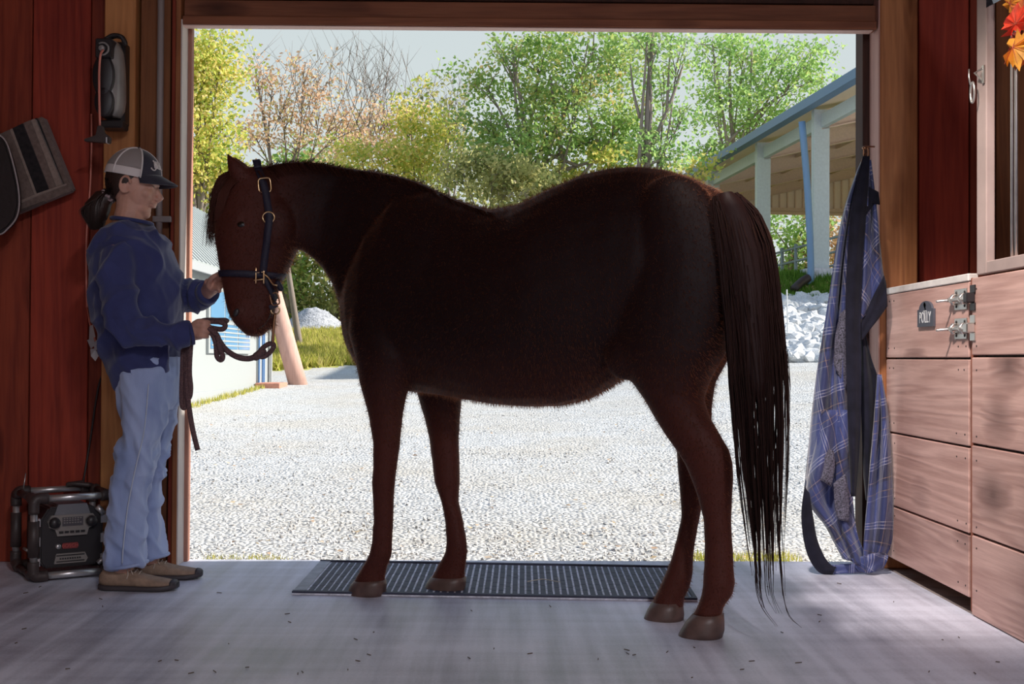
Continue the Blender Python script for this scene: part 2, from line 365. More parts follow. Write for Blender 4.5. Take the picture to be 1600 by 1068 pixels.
# right post, stop strip behind it coloured dark for shade
XP = X_at(1375, 4.97, 300)
tp = board('trim_4', XP, X_at(1434, 4.97), 4.97, 5.11, 0, H, M['post_wood'], None, .005); tp['kind'] = 'structure'
board('reveal_board', XP-.006, XP, 4.971, 5.10, 0, H, wood('dull pink lit reveal', (.70, .42, .36), (.50, .28, .24), 'z', .6, knots=.2), tp, .001)  # doorway light on the post side painted as a lighter pink board
td = board('trim_5', X_at(1347, 5.1), XP-.004, 5.095, 5.20, 0, ztop+.07, M['dark_wood'], None); td['kind'] = 'structure'
# boards of the gable wall inside the stall
xs0 = X_at(1436, Yw)
for i, (wd, mt) in enumerate(((.215, 'red_wood2'), (.11, 'red_wood'), (.16, 'brown_wood'), (.2, 'tan_wood'), (.2, 'brown_wood'), (.2, 'red_wood'), (.2, 'brown_wood'), (.25, 'red_wood2'), (.25, 'brown_wood'), (.25, 'red_wood'))):
    board('board', xs0, xs0+wd-.006, Yw, 5.088, 0, H, M[mt], wall); xs0 += wd
# ------------------------------------------------------------ stall front: fixed planks and window frame
wr = board('wall_right', XS+.02, XS+.06, 3.99, 4.06, 0, 1.13, M['dark_wood']); wr['kind'] = 'structure'
o = board('stall_post', XS+.022, XS+.10, -5.9, -5.8, 0, H, M['dark_wood'], wr)
rows = ((0.003, .268), (.276, .568), (.576, .862), (.870, 1.128))
for yi, (ya, yb) in enumerate(((1.6, 4.062), (-.8, 1.595), (-3.4, -.805), (-5.9, -3.405))):
    for z0, z1 in rows: board('plank', XS, XS+.022, ya, yb, z0, z1, M['plank_wood'], wr)
board('backing_board', XS+.024, XS+.05, -5.9, 4.0, .02, 1.1, M['dark_wood'], wr)
ps = board('trim_6', XS+.002, XS+.028, 4.066, 4.078, 0.01, 1.13, M['plank_end'], None); ps['kind'] = 'structure'
# upper window frames of the stall front
Yf1 = onX(1526, 300, XS).y; Yf2 = onX(1541, 300, XS).y
def stall_window(i, y0, y1):
    f = B(); s = Yf1-Yf2
    box(f, XS, XS+.03, y1-s, y1, 1.135, 2.5, .003); box(f, XS, XS+.03, y0, y0+s, 1.135, 2.5, .003)
    box(f, XS, XS+.03, y0+s, y1-s, 1.135, 1.175, .003); box(f, XS, XS+.03, y0+s, y1-s, 2.45, 2.5, .003)
    fr = obj('window_%d' % i, f, M['white_frame']); fr['kind'] = 'structure'
    n = int((y1-y0-2*s)/.16)
    for k in range(n):
        y = y1-s-.165-k*.16
        if y < y0+s+.03: break
        for dy in (0, .03):
            b = B(); cyl(b, Vector((XS+.015, y-dy, 1.17)), Vector((XS+.015, y-dy, 2.46)), .0055, n=8); obj('bar', b, M['steel'], fr, True)
    return fr
stall_window(1, 1.7, Yf1); stall_window(2, -.8, 1.6); stall_window(3, -3.3, -.9)
# lower stall door (Dutch door)
yd0, yd1 = 4.088, 4.962
door = thing('stall_door', 'lower Dutch stall door of four wide pinkish planks with a pale strip on top', 'stall door', (XS, (yd0+yd1)/2, .05))
for z0, z1 in ((.055, .262), (.270, .556), (.563, .855), (.862, 1.118)):
    board('plank', XS, XS+.03, yd0, yd1, z0, z1, M['plank_wood'], door)
board('top_strip', XS-.003, XS+.034, yd0, yd1, 1.120, 1.146, M['cap_strip'], door)
b = B(); box(b, XS+.032, XS+.05, yd0+.02, yd1-.02, .08, 1.1); obj('back_brace', b, M['dark_wood'], door)
# nails
b = B()
for z in (.09, .23, .30, .52, .6, .82, .9, 1.09):
    for y in (yd0+.03, yd0+.10, yd1-.1, yd1-.04): ell(b, (XS-.0005, y+random.uniform(-.01, .01), z), .002, .0035, .0035, n=6, m=4)
    ell(b, (XS-.0005, 4.02, z), .002, .0035, .0035, n=6, m=4)
o = obj('nail_head', b, M['black_plastic'], door); o['kind'] = 'stuff'
# ------------------------------------------------------------ rest of the barn (outside the frame)
for nm, a in (('wall_left', (-4.4, -4.3, -6, 5.09, -.1, 3.4)), ('wall_stall', (4.3, 4.4, -6, 5.09, -.1, 3.4)), ('ceiling', (-4.4, 4.4, -6, 5.09, 3.4, 3.46))):
    o = board(nm, *a, wood(nm+' timber', (.30, .15, .08), (.2, .09, .05), 'z' if nm != 'ceiling' else 'y', .7)); o['kind'] = 'structure'
b = B(); box(b, -4.4, -2.2, -6.1, -6, -.1, 3.4); box(b, 2.2, 4.4, -6.1, -6, -.1, 3.4); box(b, -2.2, 2.2, -6.1, -6, 3.0, 3.4)
o = obj('wall_back', b, M['brown_wood']); o['kind'] = 'structure'
# fill lamps added behind the camera to brighten the interior
for i, (x, y, e_) in enumerate(BARN_LAMPS if 'BARN_LAMPS' in globals() else ((1.15, -1.3, 155), (.9, -4.2, 120))):
    t = thing('fill_lamp', ['added long fill lamp under the ceiling behind the camera', 'second added fill lamp further back in the aisle'][i], 'lamp', (x, y, 3.36))
    b = B(); box(b, x-.09, x+.09, y-.6, y+.6, 3.35, 3.40, .005); obj('housing', b, M['cap_strip'], t)
    ld = bpy.data.lights.new('tube', 'AREA'); ld.shape = 'RECTANGLE'; ld.size = .16; ld.size_y = 1.15; ld.energy = e_; ld.color = (.92, .93, 1)
    lo = link(bpy.data.objects.new('fill_tube_light', ld)); lo.location = (0, 0, -.02); lo.parent = t

# unseen spot lamp added to brighten the stall front
t = thing('fill_spot', 'added fill spot under the ceiling aimed at the stall front', 'lamp', (.15, 2.6, 3.3))
b = B(); tube(b, [(.15, 2.6, 3.4), (.15, 2.6, 3.3)], .012, 8); tube(b, [(.15, 2.6, 3.31), (.19, 2.64, 3.26)], [.03, .08], 14, cap=False); obj('lamp_shade', b, M['black_plastic'], t, True)
ld = bpy.data.lights.new('spot', 'SPOT'); ld.energy = 560; ld.color = (1, .90, .84); ld.spot_size = R(36); ld.spot_blend = .8; ld.shadow_soft_size = .12
lo = link(bpy.data.objects.new('fill_spot_light', ld)); lo.location = (.06, .05, -.06); lo.parent = t
lo.rotation_euler = (Vector((.21, 2.65, 3.24))-Vector((1.585, 4.25, .72))).to_track_quat('Z', 'Y').to_euler()

# ------------------------------------------------------------ outdoors: terrain
def sstep(a, b, x):
    t = min(max((x-a)/(b-a), 0), 1); return t*t*(3-2*t)
def gz(x, y):
    if y < 5.5: return -.02
    k = .03 + .035*sstep(-1, 5, x)
    z = -.02 + k*max(0, min(y, 25)-5.8)
    if y > 25: z += .06*(y-25)*(1-sstep(46, 90, y)*.3)
    q = sstep(3.3, 4.9, x)*sstep(18.6, 24.5, y)
    z += q*0.85 + .5*q*sstep(24.5, 26, y)
    return z
def is_grass(x, y):
    n = noise.noise(Vector((x*.35, y*.35, 0)))*.9
    if x < 3.4: return y > 22.3 - (x+7)*0 + max(0, (x+6.9))*2.4*.55 + n
    return y > 24.3+n*.4 or x > 12
M['gravel'] = groundmat('white crushed gravel', ((.34, .34, .34), (.52, .52, .51), (.60, .60, .59), (.68, .68, .67)), 42, .5, ((1, 1, 1), (.98, .93, .86)))
M['grass'] = groundmat('dry yellow green grass', ((.26, .30, .07), (.42, .40, .10), (.55, .48, .18), (.62, .54, .26)), 9, .5, ((1, 1, 1), (.8, .95, .6)))
xs = np.concatenate([np.arange(-60, -12, 3), np.arange(-12, 14, .5), np.arange(14, 61, 3)]).tolist()
ys = np.concatenate([np.arange(5.14, 30, .4), np.arange(30, 60, 1), np.arange(60, 130, 5)]).tolist()
for nm, want, mt in (('ground', False, 'gravel'), ('ground_grass', True, 'grass')):
    vs = []; fs = []; idx = {}
    def vid(i, j):
        if (i, j) not in idx:
            x, y = xs[i], ys[j]; idx[(i, j)] = len(vs); vs.append((x, y, gz(x, y)+(noise.noise(Vector((x, y, 3)))*.012 if y > 5.6 else 0)))
        return idx[(i, j)]
    for i in range(len(xs)-1):
        for j in range(len(ys)-1):
            if is_grass((xs[i]+xs[i+1])/2, (ys[j]+ys[j+1])/2) == want:
                fs.append((vid(i, j), vid(i+1, j), vid(i+1, j+1), vid(i, j+1)))
    o = pyobj(nm, vs, fs, M[mt], smooth=True); o['kind'] = 'structure'
b = B(); box(b, -60, 60, -70, 5.13, -.3, -.13); o = obj('ground_behind', b, M['gravel']); o['kind'] = 'structure'
# loose gravel stones (too many to count)
def rock_bm(r, seed, sub=1):
    b = B(); bmesh.ops.create_icosphere(b, subdivisions=sub, radius=r)
    for v in b.verts:
        v.co *= 1+.55*noise.noise(v.co/r*1.1+Vector((seed*3.1, seed, 0))); v.co.z *= .75
    return b
b0 = B(); bmesh.ops.create_icosphere(b0, subdivisions=1, radius=1); base_v = [v.co.copy() for v in b0.verts]; base_f = [[v.index for v in f.verts] for f in b0.faces]; b0.free()
def pebbles(n, gen, col):
    vs = []; fs = []
    for k in range(n):
        x, y, r = gen(); z = gz(x, y); q = Matrix.Rotation(random.uniform(0, 6.28), 3, Vector((random.random(), random.random(), random.random()+.1)).normalized())
        s = Vector((random.uniform(.7, 1.3), random.uniform(.7, 1.3), random.uniform(.5, .9)))*r; o = len(vs)
        for v in base_v: vs.append(q @ Vector((v.x*s.x, v.y*s.y, v.z*s.z)) + Vector((x, y, z+r*.25)))
        for f in base_f: fs.append([o+i for i in f])
    return vs, fs
def gen1():
    y = 5.2+ (random.random()**1.6)*9; return random.uniform(-.36, .36)*y+random.uniform(-.5, .6), y, random.uniform(.004, .010)
vs, fs = pebbles(7000, gen1, None)
M['stones'] = leafmat('loose gravel stones', ((.30, .30, .30), (.52, .52, .51), (.62, .61, .60), (.72, .71, .70), (.44, .42, .40), (.66, .65, .64), (.7, .7, .69)), 0.0)
o = pyobj('loose_gravel', vs, fs, M['stones']); tag(o, 'loose white crushed stones scattered over the sunny yard', 'gravel', kind='stuff')
# fallen leaves on the gravel
vs = []; fs = []
for k in range(260):
    y = 5.25+random.random()**1.5*8; x = random.uniform(-.3, .3)*y; z = gz(x, y)+.012; a = random.uniform(0, 6.28); r = random.uniform(.008, .02); o_ = len(vs)
    for q in range(4): vs.append((x+r*math.cos(a+q*1.57), y+r*math.sin(a+q*1.57), z+random.uniform(0, .012)))
    fs.append((o_, o_+1, o_+2, o_+3))
M['dry_leaf'] = leafmat('dry fallen leaves', ((.55, .42, .30), (.48, .34, .24), (.6, .48, .32), (.5, .42, .34)), .1)
o = pyobj('fallen_leaf', vs, fs, M['dry_leaf']); tag(o, 'small dry leaves fallen on the white gravel', 'fallen leaves', kind='stuff')
# grass tufts
def tufts(n, gen, h, mt, name, label, nb=5):
    vs = []; fs = []
    for k in range(n):
        x, y = gen(); z = gz(x, y)
        for q in range(nb):
            a = random.uniform(0, 6.28); dx, dy = math.cos(a), math.sin(a); hh = h*random.uniform(.5, 1.2); o_ = len(vs); w_ = hh*.09; px_, py_ = x+random.uniform(-.05, .05), y+random.uniform(-.05, .05)
            vs += [(px_-dy*w_, py_+dx*w_, z), (px_+dy*w_, py_-dx*w_, z), (px_+dx*hh*.5, py_+dy*hh*.5, z+hh)]; fs.append((o_, o_+1, o_+2))
    o = pyobj(name, vs, fs, mt); tag(o, label, 'grass', kind='stuff'); return o
M['blades'] = leafmat('grass blades', ((.30, .36, .06), (.45, .42, .10), (.56, .50, .16), (.40, .42, .08), (.6, .5, .2)), .3)
def gl():
    while True:
        y = random.uniform(22, 46); x = random.uniform(-.25, -.09)*y
        if is_grass(x, y): return x, y
tufts(7000, gl, .28, M['blades'], 'field_grass', 'sunlit yellow green grass before the grey gravel pile')
M['blades2'] = leafmat('green blades', ((.10, .22, .03), (.16, .30, .05), (.22, .34, .07)), .3)
tufts(2500, lambda: (lambda y: (y*random.uniform(.2, .33), y))(random.uniform(24.2, 27)), .16, M['blades2'], 'bank_grass', 'green grass strip above the white rocks')
tufts(160, lambda: (random.uniform(.85, 1.3), random.uniform(5.2, 5.42)), .03, M['blades'], 'threshold_grass', 'tiny yellow weeds at the slab edge beside the tail')
tufts(60, lambda: (random.uniform(-1.25, -.9), random.uniform(5.2, 5.32)), .02, M['blades'], 'edge_grass', 'tiny weeds at the slab edge by the left jamb')
def gs():
    y = random.uniform(14.5, 19.5); return -3.72+random.uniform(-.03, .1), y
tufts(160, gs, .07, M['blades'], 'shed_weeds', 'small weeds along the foot of the white shed wall')
# ------------------------------------------------------------ white riprap rocks by the bank
M['rock'] = mat('white limestone', (.62, .63, .64), .85, noise_amt=.2, noise_scale=9, bump=.5, bump_scale=12)
rm = []
for s in range(6):
    q = rock_bm(1.0, s+1, 2); me = bpy.data.meshes.new('riprap_rock'); q.normal_update(); q.to_mesh(me); q.free(); me.materials.append(M['rock']); rm.append(me)
k = 0
for j in range(19):
    for i in range(13):
        Y = 18.9+j*.31+random.uniform(-.1, .1); px_ = 1196+i*11+random.uniform(-5, 5) + (j % 2)*5
        if px_ > 1335: continue
        x = X_at(px_, Y)
        o = link(bpy.data.objects.new('riprap_rock', random.choice(rm))); r = random.uniform(.10, .19)
        o.location = (x, Y, gz(x, Y)+r*.3); o.scale = (r, r, r); o.rotation_euler = (random.uniform(-.5, .5), random.uniform(-.5, .5), random.uniform(0, 6.28))
        tag(o, 'white limestone rock in the riprap bank below the arena', 'rock', 'white riprap rocks below the arena'); k += 1
# thin white marker stake in the rocks
p = gnd(1231, 520, gz(4.9, 20.8)); x_, y_ = X_at(1231, 20.6), 20.6
b = B(); cyl(b, Vector((x_, y_, gz(x_, y_))), Vector((x_-.02, y_, at(1229, 452, 20.6).z)), .012, n=6)
o = obj('marker_stake', b, M['white_print'], base=(x_, y_, gz(x_, y_))); tag(o, 'thin white marker stake standing in the white rocks', 'stake')

# ------------------------------------------------------------ gravel pile
def pile():
    c = Vector((X_at(489, 46), 46, 0)); c.z = gz(c.x, c.y)
    zt = at(487, 480, 46).z; h = zt-c.z; vs = []; fs = []; nr, na = 16, 48
    vs.append((c.x, c.y, zt))
    for i in range(1, nr+1):
        for a in range(na):
            t = i/nr; an = a/na*6.2832; rr = t*1.75*(1+.08*math.sin(an*3))
            z = c.z-.1+(h+.1)*(math.cos(t*math.pi)*.5+.5)**.8 + noise.noise(Vector((t*9*math.cos(an), t*9*math.sin(an), 0)))*.05
            vs.append((c.x+rr*math.cos(an), c.y+rr*math.sin(an), z))
    for a in range(na): fs.append((0, 1+a, 1+(a+1) % na))
    for i in range(nr-1):
        for a in range(na):
            p, q = 1+i*na+a, 1+i*na+(a+1) % na; fs.append((p, p+na, q+na, q))
    o = pyobj('gravel_pile', vs, fs, groundmat('grey gravel pile', ((.22, .23, .25), (.32, .33, .36), (.38, .39, .42), (.44, .45, .48)), 14, .7), smooth=True, base=c)
    tag(o, 'grey heap of gravel beyond the grass, in front of the trees', 'gravel pile')
pile()

# ------------------------------------------------------------ white shed on the left
M['shed_white'] = mat('white metal siding', (.36, .385, .39), .5)
M['shed_roof'] = mat('white ribbed metal roof', (.34, .37, .37), .45)
M['blue_trim'] = mat('blue painted trim', (.10, .22, .45), .45)
M['grey_trim'] = mat('grey metal trim', (.36, .38, .40), .5)
SX, SY0, SY1 = -3.8, 11.0, 20.3
gs0 = gz(SX, 15)
shed = thing('white_shed', 'white metal garden shed with ribbed roof left of the yard', 'shed', (SX-1.1, 15.6, gs0-.2))
b = B(); box(b, SX-2.2, SX, SY0, SY1, .1, 2.02)
obj('wall', b, M['shed_white'], shed)
def prism(b, y0, y1, prof):
    a = [b.verts.new((x, y0, z)) for x, z in prof]; c = [b.verts.new((x, y1, z)) for x, z in prof]; n = len(prof)
    b.faces.new(a[::-1]); b.faces.new(c)
    for i in range(n): b.faces.new((a[i], a[(i+1) % n], c[(i+1) % n], c[i]))
RX, RZ = SX-1.1, 3.2
b = B(); prism(b, SY0, SY1, ((SX, 2.02), (RX, RZ-.05), (SX-2.2, 2.02))); obj('gable', b, M['shed_white'], shed)
for s, nmx in ((1, SX+.12), (-1, SX-2.32)):
    b = B(); prism(b, SY0-.15, SY1+.15, ((nmx, 1.98), (RX, RZ), (RX, RZ+.04), (nmx, 2.02))); rf = obj('roof_panel', b, M['shed_roof'], shed)
    b = B(); ln = Vector((RX-nmx, 0, RZ-1.98))
    for k_ in range(44):
        y = SY0-.1+k_*.22; tube(b, [(nmx, y, 2.025), (RX, y, RZ+.045)], .016, 6)
    r2 = obj('roof_rib', b, M['shed_roof'], rf); r2['kind'] = 'stuff'
board('fascia', SX+.10, SX+.13, SY0-.15, SY1+.15, 1.90, 2.0, M['grey_trim'], shed)
board('sill_plate', SX, SX+.02, SY0, SY1, .1, gz(SX, 18)+.06, M['grey_trim'], shed)
board('corner_trim', SX-.02, SX+.02, SY1-.06, SY1+.02, .3, 2.0, M['grey_trim'], shed)
# window with blue panes
ya, yb = onX(322, 500, SX).y, onX(388, 500, SX).y; za, zb_ = .90, 1.80
wn = board('window_frame', SX+.003, SX+.04, ya, yb, za, zb_, M['shed_white'], shed)
M['blue_glass'] = mat('blue reflecting pane', (.13, .30, .52), .12, spec=.8)
n = 3
for i in range(n):
    for j in range(2):
        y0 = ya+.08+(yb-ya-.12)*i/n; z0 = za+.06+(zb_-za-.08)*j/2
        board('pane', SX+.041, SX+.046, y0, y0+(yb-ya-.12)/n-.06, z0, z0+(zb_-za-.08)/2-.05, M['blue_glass'], wn, 0)
for j in range(6): board('blind_slat', SX+.047, SX+.052, ya+.12, yb-.12, za+.1+j*.06, za+.12+j*.06, M['shed_white'], wn, 0)
# door strip near the far corner
ya, yb = onX(401, 500, SX).y, onX(419, 500, SX).y
dr = board('shed_door', SX+.003, SX+.03, ya, yb, gz(SX, ya)+.03, 1.95, M['shed_white'], shed)
for y in (ya+.0, ya+.28, ya+.40): board('blue_stripe', SX+.031, SX+.05, y, y+.05, gz(SX, ya)+.05, 1.93, M['blue_trim'], dr, 0)
p = at(404, 610, 19.0); zg = gz(-3.7, 19.2)
b = B(); box(b, -3.78, -3.40, 18.9, 19.6, zg-.05, zg+.07, .01)
o = obj('doorstep_block', b, mat('terracotta block', (.55, .25, .18), .8, noise_amt=.15), base=(-3.6, 19.2, zg)); tag(o, 'terracotta coloured step block at the shed corner', 'step')
# leaning post
p0 = at(467, 604, 20.0); p0.z = gz(p0.x, 20)-.05; p1 = at(411, 400, 20.0)
b = B(); tube(b, [p0+(p1-p0)*t for t in (0, .25, .5, .75, 1)], [.155, .15, .145, .14, .135], 14)
o = obj('leaning_pole', b, wood('pinkish weathered log', (.72, .46, .38), (.56, .34, .28), 'z', .8, knots=.2), smooth=True, base=p0); tag(o, 'thick pinkish wooden pole leaning left beside the shed', 'pole')
# ------------------------------------------------------------ open arena on the right
M['steel_blue'] = mat('pale blue grey steel', (.52, .58, .62), .5, noise_amt=.06)
M['tan_steel'] = mat('tan steel', (.72, .54, .47), .6, noise_amt=.06)
M['tan_sheet'] = mat('tan roof sheet', (.88, .74, .67), .6)
M['gutter'] = mat('blue gutter', (.13, .22, .36), .45)
ar = thing('riding_arena', 'open sided riding arena with blue gutter, steel columns and tan roof underside', 'arena', (9, 32, 2))
ZE = 6.24; ax = Vector((-.093, 1, 0)); av = Vector((1, .093, 0)).normalized()
A0 = Vector((6.88, 26, 0))
def AP(s, v, z): p = A0+ax*s+av*v; return Vector((p.x, p.y, z))
def slab(b, s0, s1, v0, v1, z0, z1, pitch=0, v_ref=0):
    vs = [b.verts.new(AP(s, v, z+pitch*(v-v_ref))) for s in (s0, s1) for v in (v0, v1) for z in (z0, z1)]
    for f in ((0,1,3,2),(4,6,7,5),(0,4,5,1),(2,3,7,6),(0,2,6,4),(1,5,7,3)): b.faces.new([vs[i] for i in f])
PI_ = .235
b = B(); slab(b, -3.6, 19.5, -.35, 12, ZE, ZE+.04, PI_, -.35); slab(b, -3.6, 19.5, 12, 24, ZE+PI_*12.35, ZE+PI_*12.35+.04, -PI_, 12); obj('roof', b, M['tan_sheet'], ar)
b = B(); slab(b, -3.7, 19.6, -.55, -.33, ZE-.10, ZE+.09); obj('gutter', b, M['gutter'], ar)
cols_s = (-3.4, 0, 4, 8.6, 13.4, 18.6)
for i, s in enumerate(cols_s):
    for vv in (0, 24):
        if vv == 24 and s < 0: continue
        b = B(); zg = gz(AP(s, vv, 0).x, AP(s, vv, 0).y)-.1 if vv == 0 else 2.2
        w0 = .17 if vv == 0 else .15
        if s < 0: w0 = .15
        slab(b, s-.09, s-.07, vv-w0, vv+w0, zg, ZE-.02); slab(b, s+.07, s+.09, vv-w0, vv+w0, zg, ZE-.02)
        slab(b, s-.07, s+.07, vv-w0, vv-w0+.03, zg, ZE-.02); slab(b, s-.07, s+.07, vv+w0-.03, vv+w0, zg, ZE-.02)
        o = obj('column', b, M['steel_blue'], ar)
    b = B()
    for v0, v1, sg, zz in ((0, 12, 1, ZE), (12, 24, -1, ZE+PI_*12)):
        slab(b, s-.02, s+.02, v0, v1, zz-.42, zz-.02, PI_*sg, v0); slab(b, s-.09, s+.09, v0, v1, zz-.45, zz-.42, PI_*sg, v0)
    obj('rafter', b, M['tan_steel'], ar)
    b = B(); slab(b, s-.3, s+.3, -.35, .35, gz(AP(s, 0, 0).x, AP(s, 0, 0).y)-.3, gz(AP(s, 0, 0).x, AP(s, 0, 0).y)+.17); obj('footing', b, M['concrete'], ar)
b = B(); slab(b, -3.4, 19, -.02, .1, ZE-.40, ZE-.12); obj('eave_strut', b, M['steel_blue'], ar)
for k_ in range(9):
    v = 1.2+k_*1.2; b = B(); slab(b, -3.6, 19, v, v+.06, ZE+PI_*(v+.35)-.22, ZE+PI_*(v+.35)-.01); obj('purlin', b, M['tan_steel'], ar)
# gable siding at the far end
zsb = at(1290, 322, 44.6).z
b = B()
vs = [b.verts.new(AP(s, v, z)) for s in (18.75, 18.8) for v, z in ((0, zsb), (24, zsb), (24, ZE), (12, ZE+PI_*12.2), (0, ZE+.05))]
b.faces.new(vs[:5]); b.faces.new(vs[5:][::-1])
for i in range(5): b.faces.new((vs[i], vs[5+i], vs[5+(i+1) % 5], vs[(i+1) % 5]))
gs_ = obj('gable_siding', b, M['tan_sheet'], ar)
b = B()
for i in range(60):
    v = .2+i*.3; slab(b, 18.7, 18.75, v, v+.05, zsb, ZE+PI_*min(v, 24-v)-.02)
o = obj('siding_rib', b, M['tan_steel'], gs_); o['kind'] = 'stuff'
b = B(); slab(b, 18.6, 18.75, 0, 24, zsb-.12, zsb); obj('siding_flashing', b, M['tan_steel'], ar)
# downspout
b = B(); p0 = at(1253, 190, 25.4); p1 = at(1262, 300, 25.4); p2 = at(1267, 428, 25.4); tube(b, crv([p0, p1, p2, p2+Vector((-.12, -.05, -.12))], 4), .075, 8)
ds = obj('downspout', b, mat('blue downspout', (.15, .27, .46), .4), ar, True)
b = B(); p3 = at(1263, 434, 25.3); p4 = at(1240, 452, 24.9); tube(b, crv([p3, at(1253, 440, 25.2), p4], 4), .09, 8); o = obj('drain_hose', b, M['black_cord'], ds, True)
# pipe railing inside the arena
rl = thing('pipe_railing', 'grey blue pipe railing inside the open arena', 'railing', AP(5, 1.0, 2.6))
zr = at(1260, 452, 30).z
M['rail'] = mat('blue grey pipe', (.26, .33, .38), .5)
for s in np.arange(1.0, 14, 1.05):
    b = B(); cyl(b, AP(s, .9, zr-.4), AP(s, .9, zr+1.15), .045, n=8); obj('railing_post', b, M['rail'], rl, True)
for z in (.12, .42, .72, 1.05):
    b = B(); cyl(b, AP(.6, .9, zr+z), AP(14, .9, zr+z), .03, n=8); obj('rail', b, M['rail'], rl, True)
wl = thing('white_hurdle', 'low white rail fence standing behind the blue pipe railing', 'fence', AP(2.5, 1.6, 2.6))
for z in (.1, .45, .75):
    b = B(); cyl(b, AP(1.2, 1.5, zr+z+.1), AP(3.6, 2.6, zr+z-.12), .04, n=8); obj('rail', b, M['shed_white'], wl, True)
for s_, v_ in ((1.2, 1.5), (2.4, 2.05), (3.6, 2.6)):
    b = B(); cyl(b, AP(s_, v_, zr-.5), AP(s_, v_, zr+.95), .045, n=8); obj('fence_post', b, M['shed_white'], wl, True)

# ------------------------------------------------------------ trees
BK = wood('grey bark', (.34, .29, .26), (.2, .16, .14), 'z', .9, knots=.2)
GREEN = leafmat('green leaves', ((0.166, 0.308, 0.095), (0.236, 0.402, 0.118), (0.332, 0.498, 0.154), (0.437, 0.555, 0.187), (0.304, 0.458, 0.149), (0.588, 0.588, 0.209), (0.746, 0.544, 0.236)))
GREEN2 = leafmat('fresh green leaves', ((0.197, 0.375, 0.126), (0.280, 0.470, 0.161), (0.389, 0.579, 0.199), (0.494, 0.636, 0.233), (0.362, 0.552, 0.196), (0.619, 0.642, 0.251)))
YELLOW = leafmat('yellow green leaves', ((.28, .42, .10), (.46, .56, .12), (.70, .68, .18), (.82, .70, .22), (.42, .52, .12), (.85, .70, .30), (.56, .62, .15)))
ORANGE = leafmat('orange brown leaves', ((0.556, 0.485, 0.295), (0.678, 0.464, 0.298), (0.783, 0.522, 0.356), (0.841, 0.603, 0.437), (0.664, 0.593, 0.284), (0.744, 0.494, 0.376)))
DARK = leafmat('dull olive leaves', ((0.197, 0.245, 0.103), (0.293, 0.341, 0.139), (0.425, 0.425, 0.176), (0.507, 0.507, 0.222), (0.584, 0.537, 0.240), (0.422, 0.374, 0.268)))
def tree(name, label, cat, Y, base_px, clusters, lm, dens, leaf, branches=(), tr=.14, zb=None, group=None, bare=0, bare_box=None, seed=0):
    random.seed(100+seed)
    bx = X_at(base_px, Y); z0 = gz(bx, Y); root = thing(name, label, cat, (bx, Y, z0), group)
    base = Vector((bx, Y, z0-.1)); s = Y/F_PX
    # wood: trunk to the cluster centres
    b = B(); cs = []
    for (cx, cy, rx, ry) in clusters:
        c = at(cx, cy, Y); c.y += random.uniform(-1, 1)*rx*s*.4; cs.append((c, rx*s, ry*s))
    top = max(cs, key=lambda q: q[0].z)[0]
    if tr > 0:
        mid = base.lerp(top, .45)+Vector((random.uniform(-.3, .3), 0, 0)); tube(b, crv([base, mid, top], 6), [tr*(1-.8*i/12) for i in range(13)], 8)
        for c, rx, ry in cs:
            f = random.uniform(.3, .6); st = base.lerp(top, f); q = st.lerp(c, .5)+Vector((random.uniform(-.2, .2), 0, .25*abs(c.x-st.x)*.3))
            tube(b, crv([st, q, c], 4), [tr*.45*(1-.85*i/8) for i in range(9)], 6)
            for t in range(6):
                d = Vector((random.gauss(0, 1), random.gauss(0, 1), random.gauss(.3, 1))).normalized(); e_ = c+Vector((d.x*rx, d.y*rx, d.z*ry))*.85
                a0 = q.lerp(c, random.uniform(.4, 1)); tube(b, [a0, a0.lerp(e_, .5)+Vector((0, 0, .1)), e_], [tr*.14, tr*.1, tr*.03], 5)
        for (p, q, r_) in branches:
            tube(b, crv([at(*p, Y), at((p[0]+q[0])/2+random.uniform(-4, 4), (p[1]+q[1])/2, Y), at(*q, Y)], 4), [r_*(1-.6*i/8) for i in range(9)], 6)
    if bare:
        x0, x1, y0, y1 = bare_box
        for t in range(bare):
            sx = random.uniform(x0, x1); a0 = at(sx, y1+random.uniform(0, 20), Y); e_ = at(sx+random.uniform(-40, 55), random.uniform(y0, (y0+y1)/2), Y)
            pts = crv([a0, a0.lerp(e_, .5)+Vector((random.uniform(-.3, .3), random.uniform(-.6, .6), 0)), e_], 3)
            tube(b, pts, [.014*(1-.7*i/6) for i in range(7)], 4)
            for u in range(5):
                m0 = lerpl(pts, random.uniform(.3, .95)); tube(b, [m0, m0+Vector((random.uniform(-.7, .7), random.uniform(-.4, .4), random.uniform(.3, 1)))], [.007, .002], 3)
    if len(b.verts): obj('trunk' if not bare else 'branches', b, BK, root, True)
    else: b.free()
    vs = []; fs = []
    rnd = random.Random(seed)
    for (c, rx, ry) in cs:
        n = int(dens*rx*ry)
        # sub-clumps
        sub = [(Vector((rnd.gauss(0, .48)*rx, rnd.gauss(0, .48)*rx, rnd.gauss(0, .48)*ry))+c, rnd.uniform(.12, .3)*min(rx, ry)+.12) for _ in range(max(10, int(n/55)))]
        for k_ in range(n):
            q, r_ = sub[int(rnd.random()*len(sub))]
            p = q+Vector((rnd.gauss(0, r_), rnd.gauss(0, r_), rnd.gauss(0, r_*.75)))
            l = leaf*rnd.uniform(.6, 1.35)
            u = Vector((rnd.gauss(0, 1), rnd.gauss(0, 1), rnd.gauss(0, 1))).normalized(); v = u.orthogonal().normalized(); v.rotate(Matrix.Rotation(rnd.uniform(0, 6.28), 3, u))
            w_ = u.cross(v); o_ = len(vs)
            vs += [p-v*l, p+w_*l*.55+v*l*.1, p+v*l, p-w_*l*.55+v*l*.1]; fs.append((o_, o_+1, o_+2, o_+3))
    o = pyobj('foliage', vs, fs, lm, root); o['kind'] = 'stuff'
    return root
D_ = 900
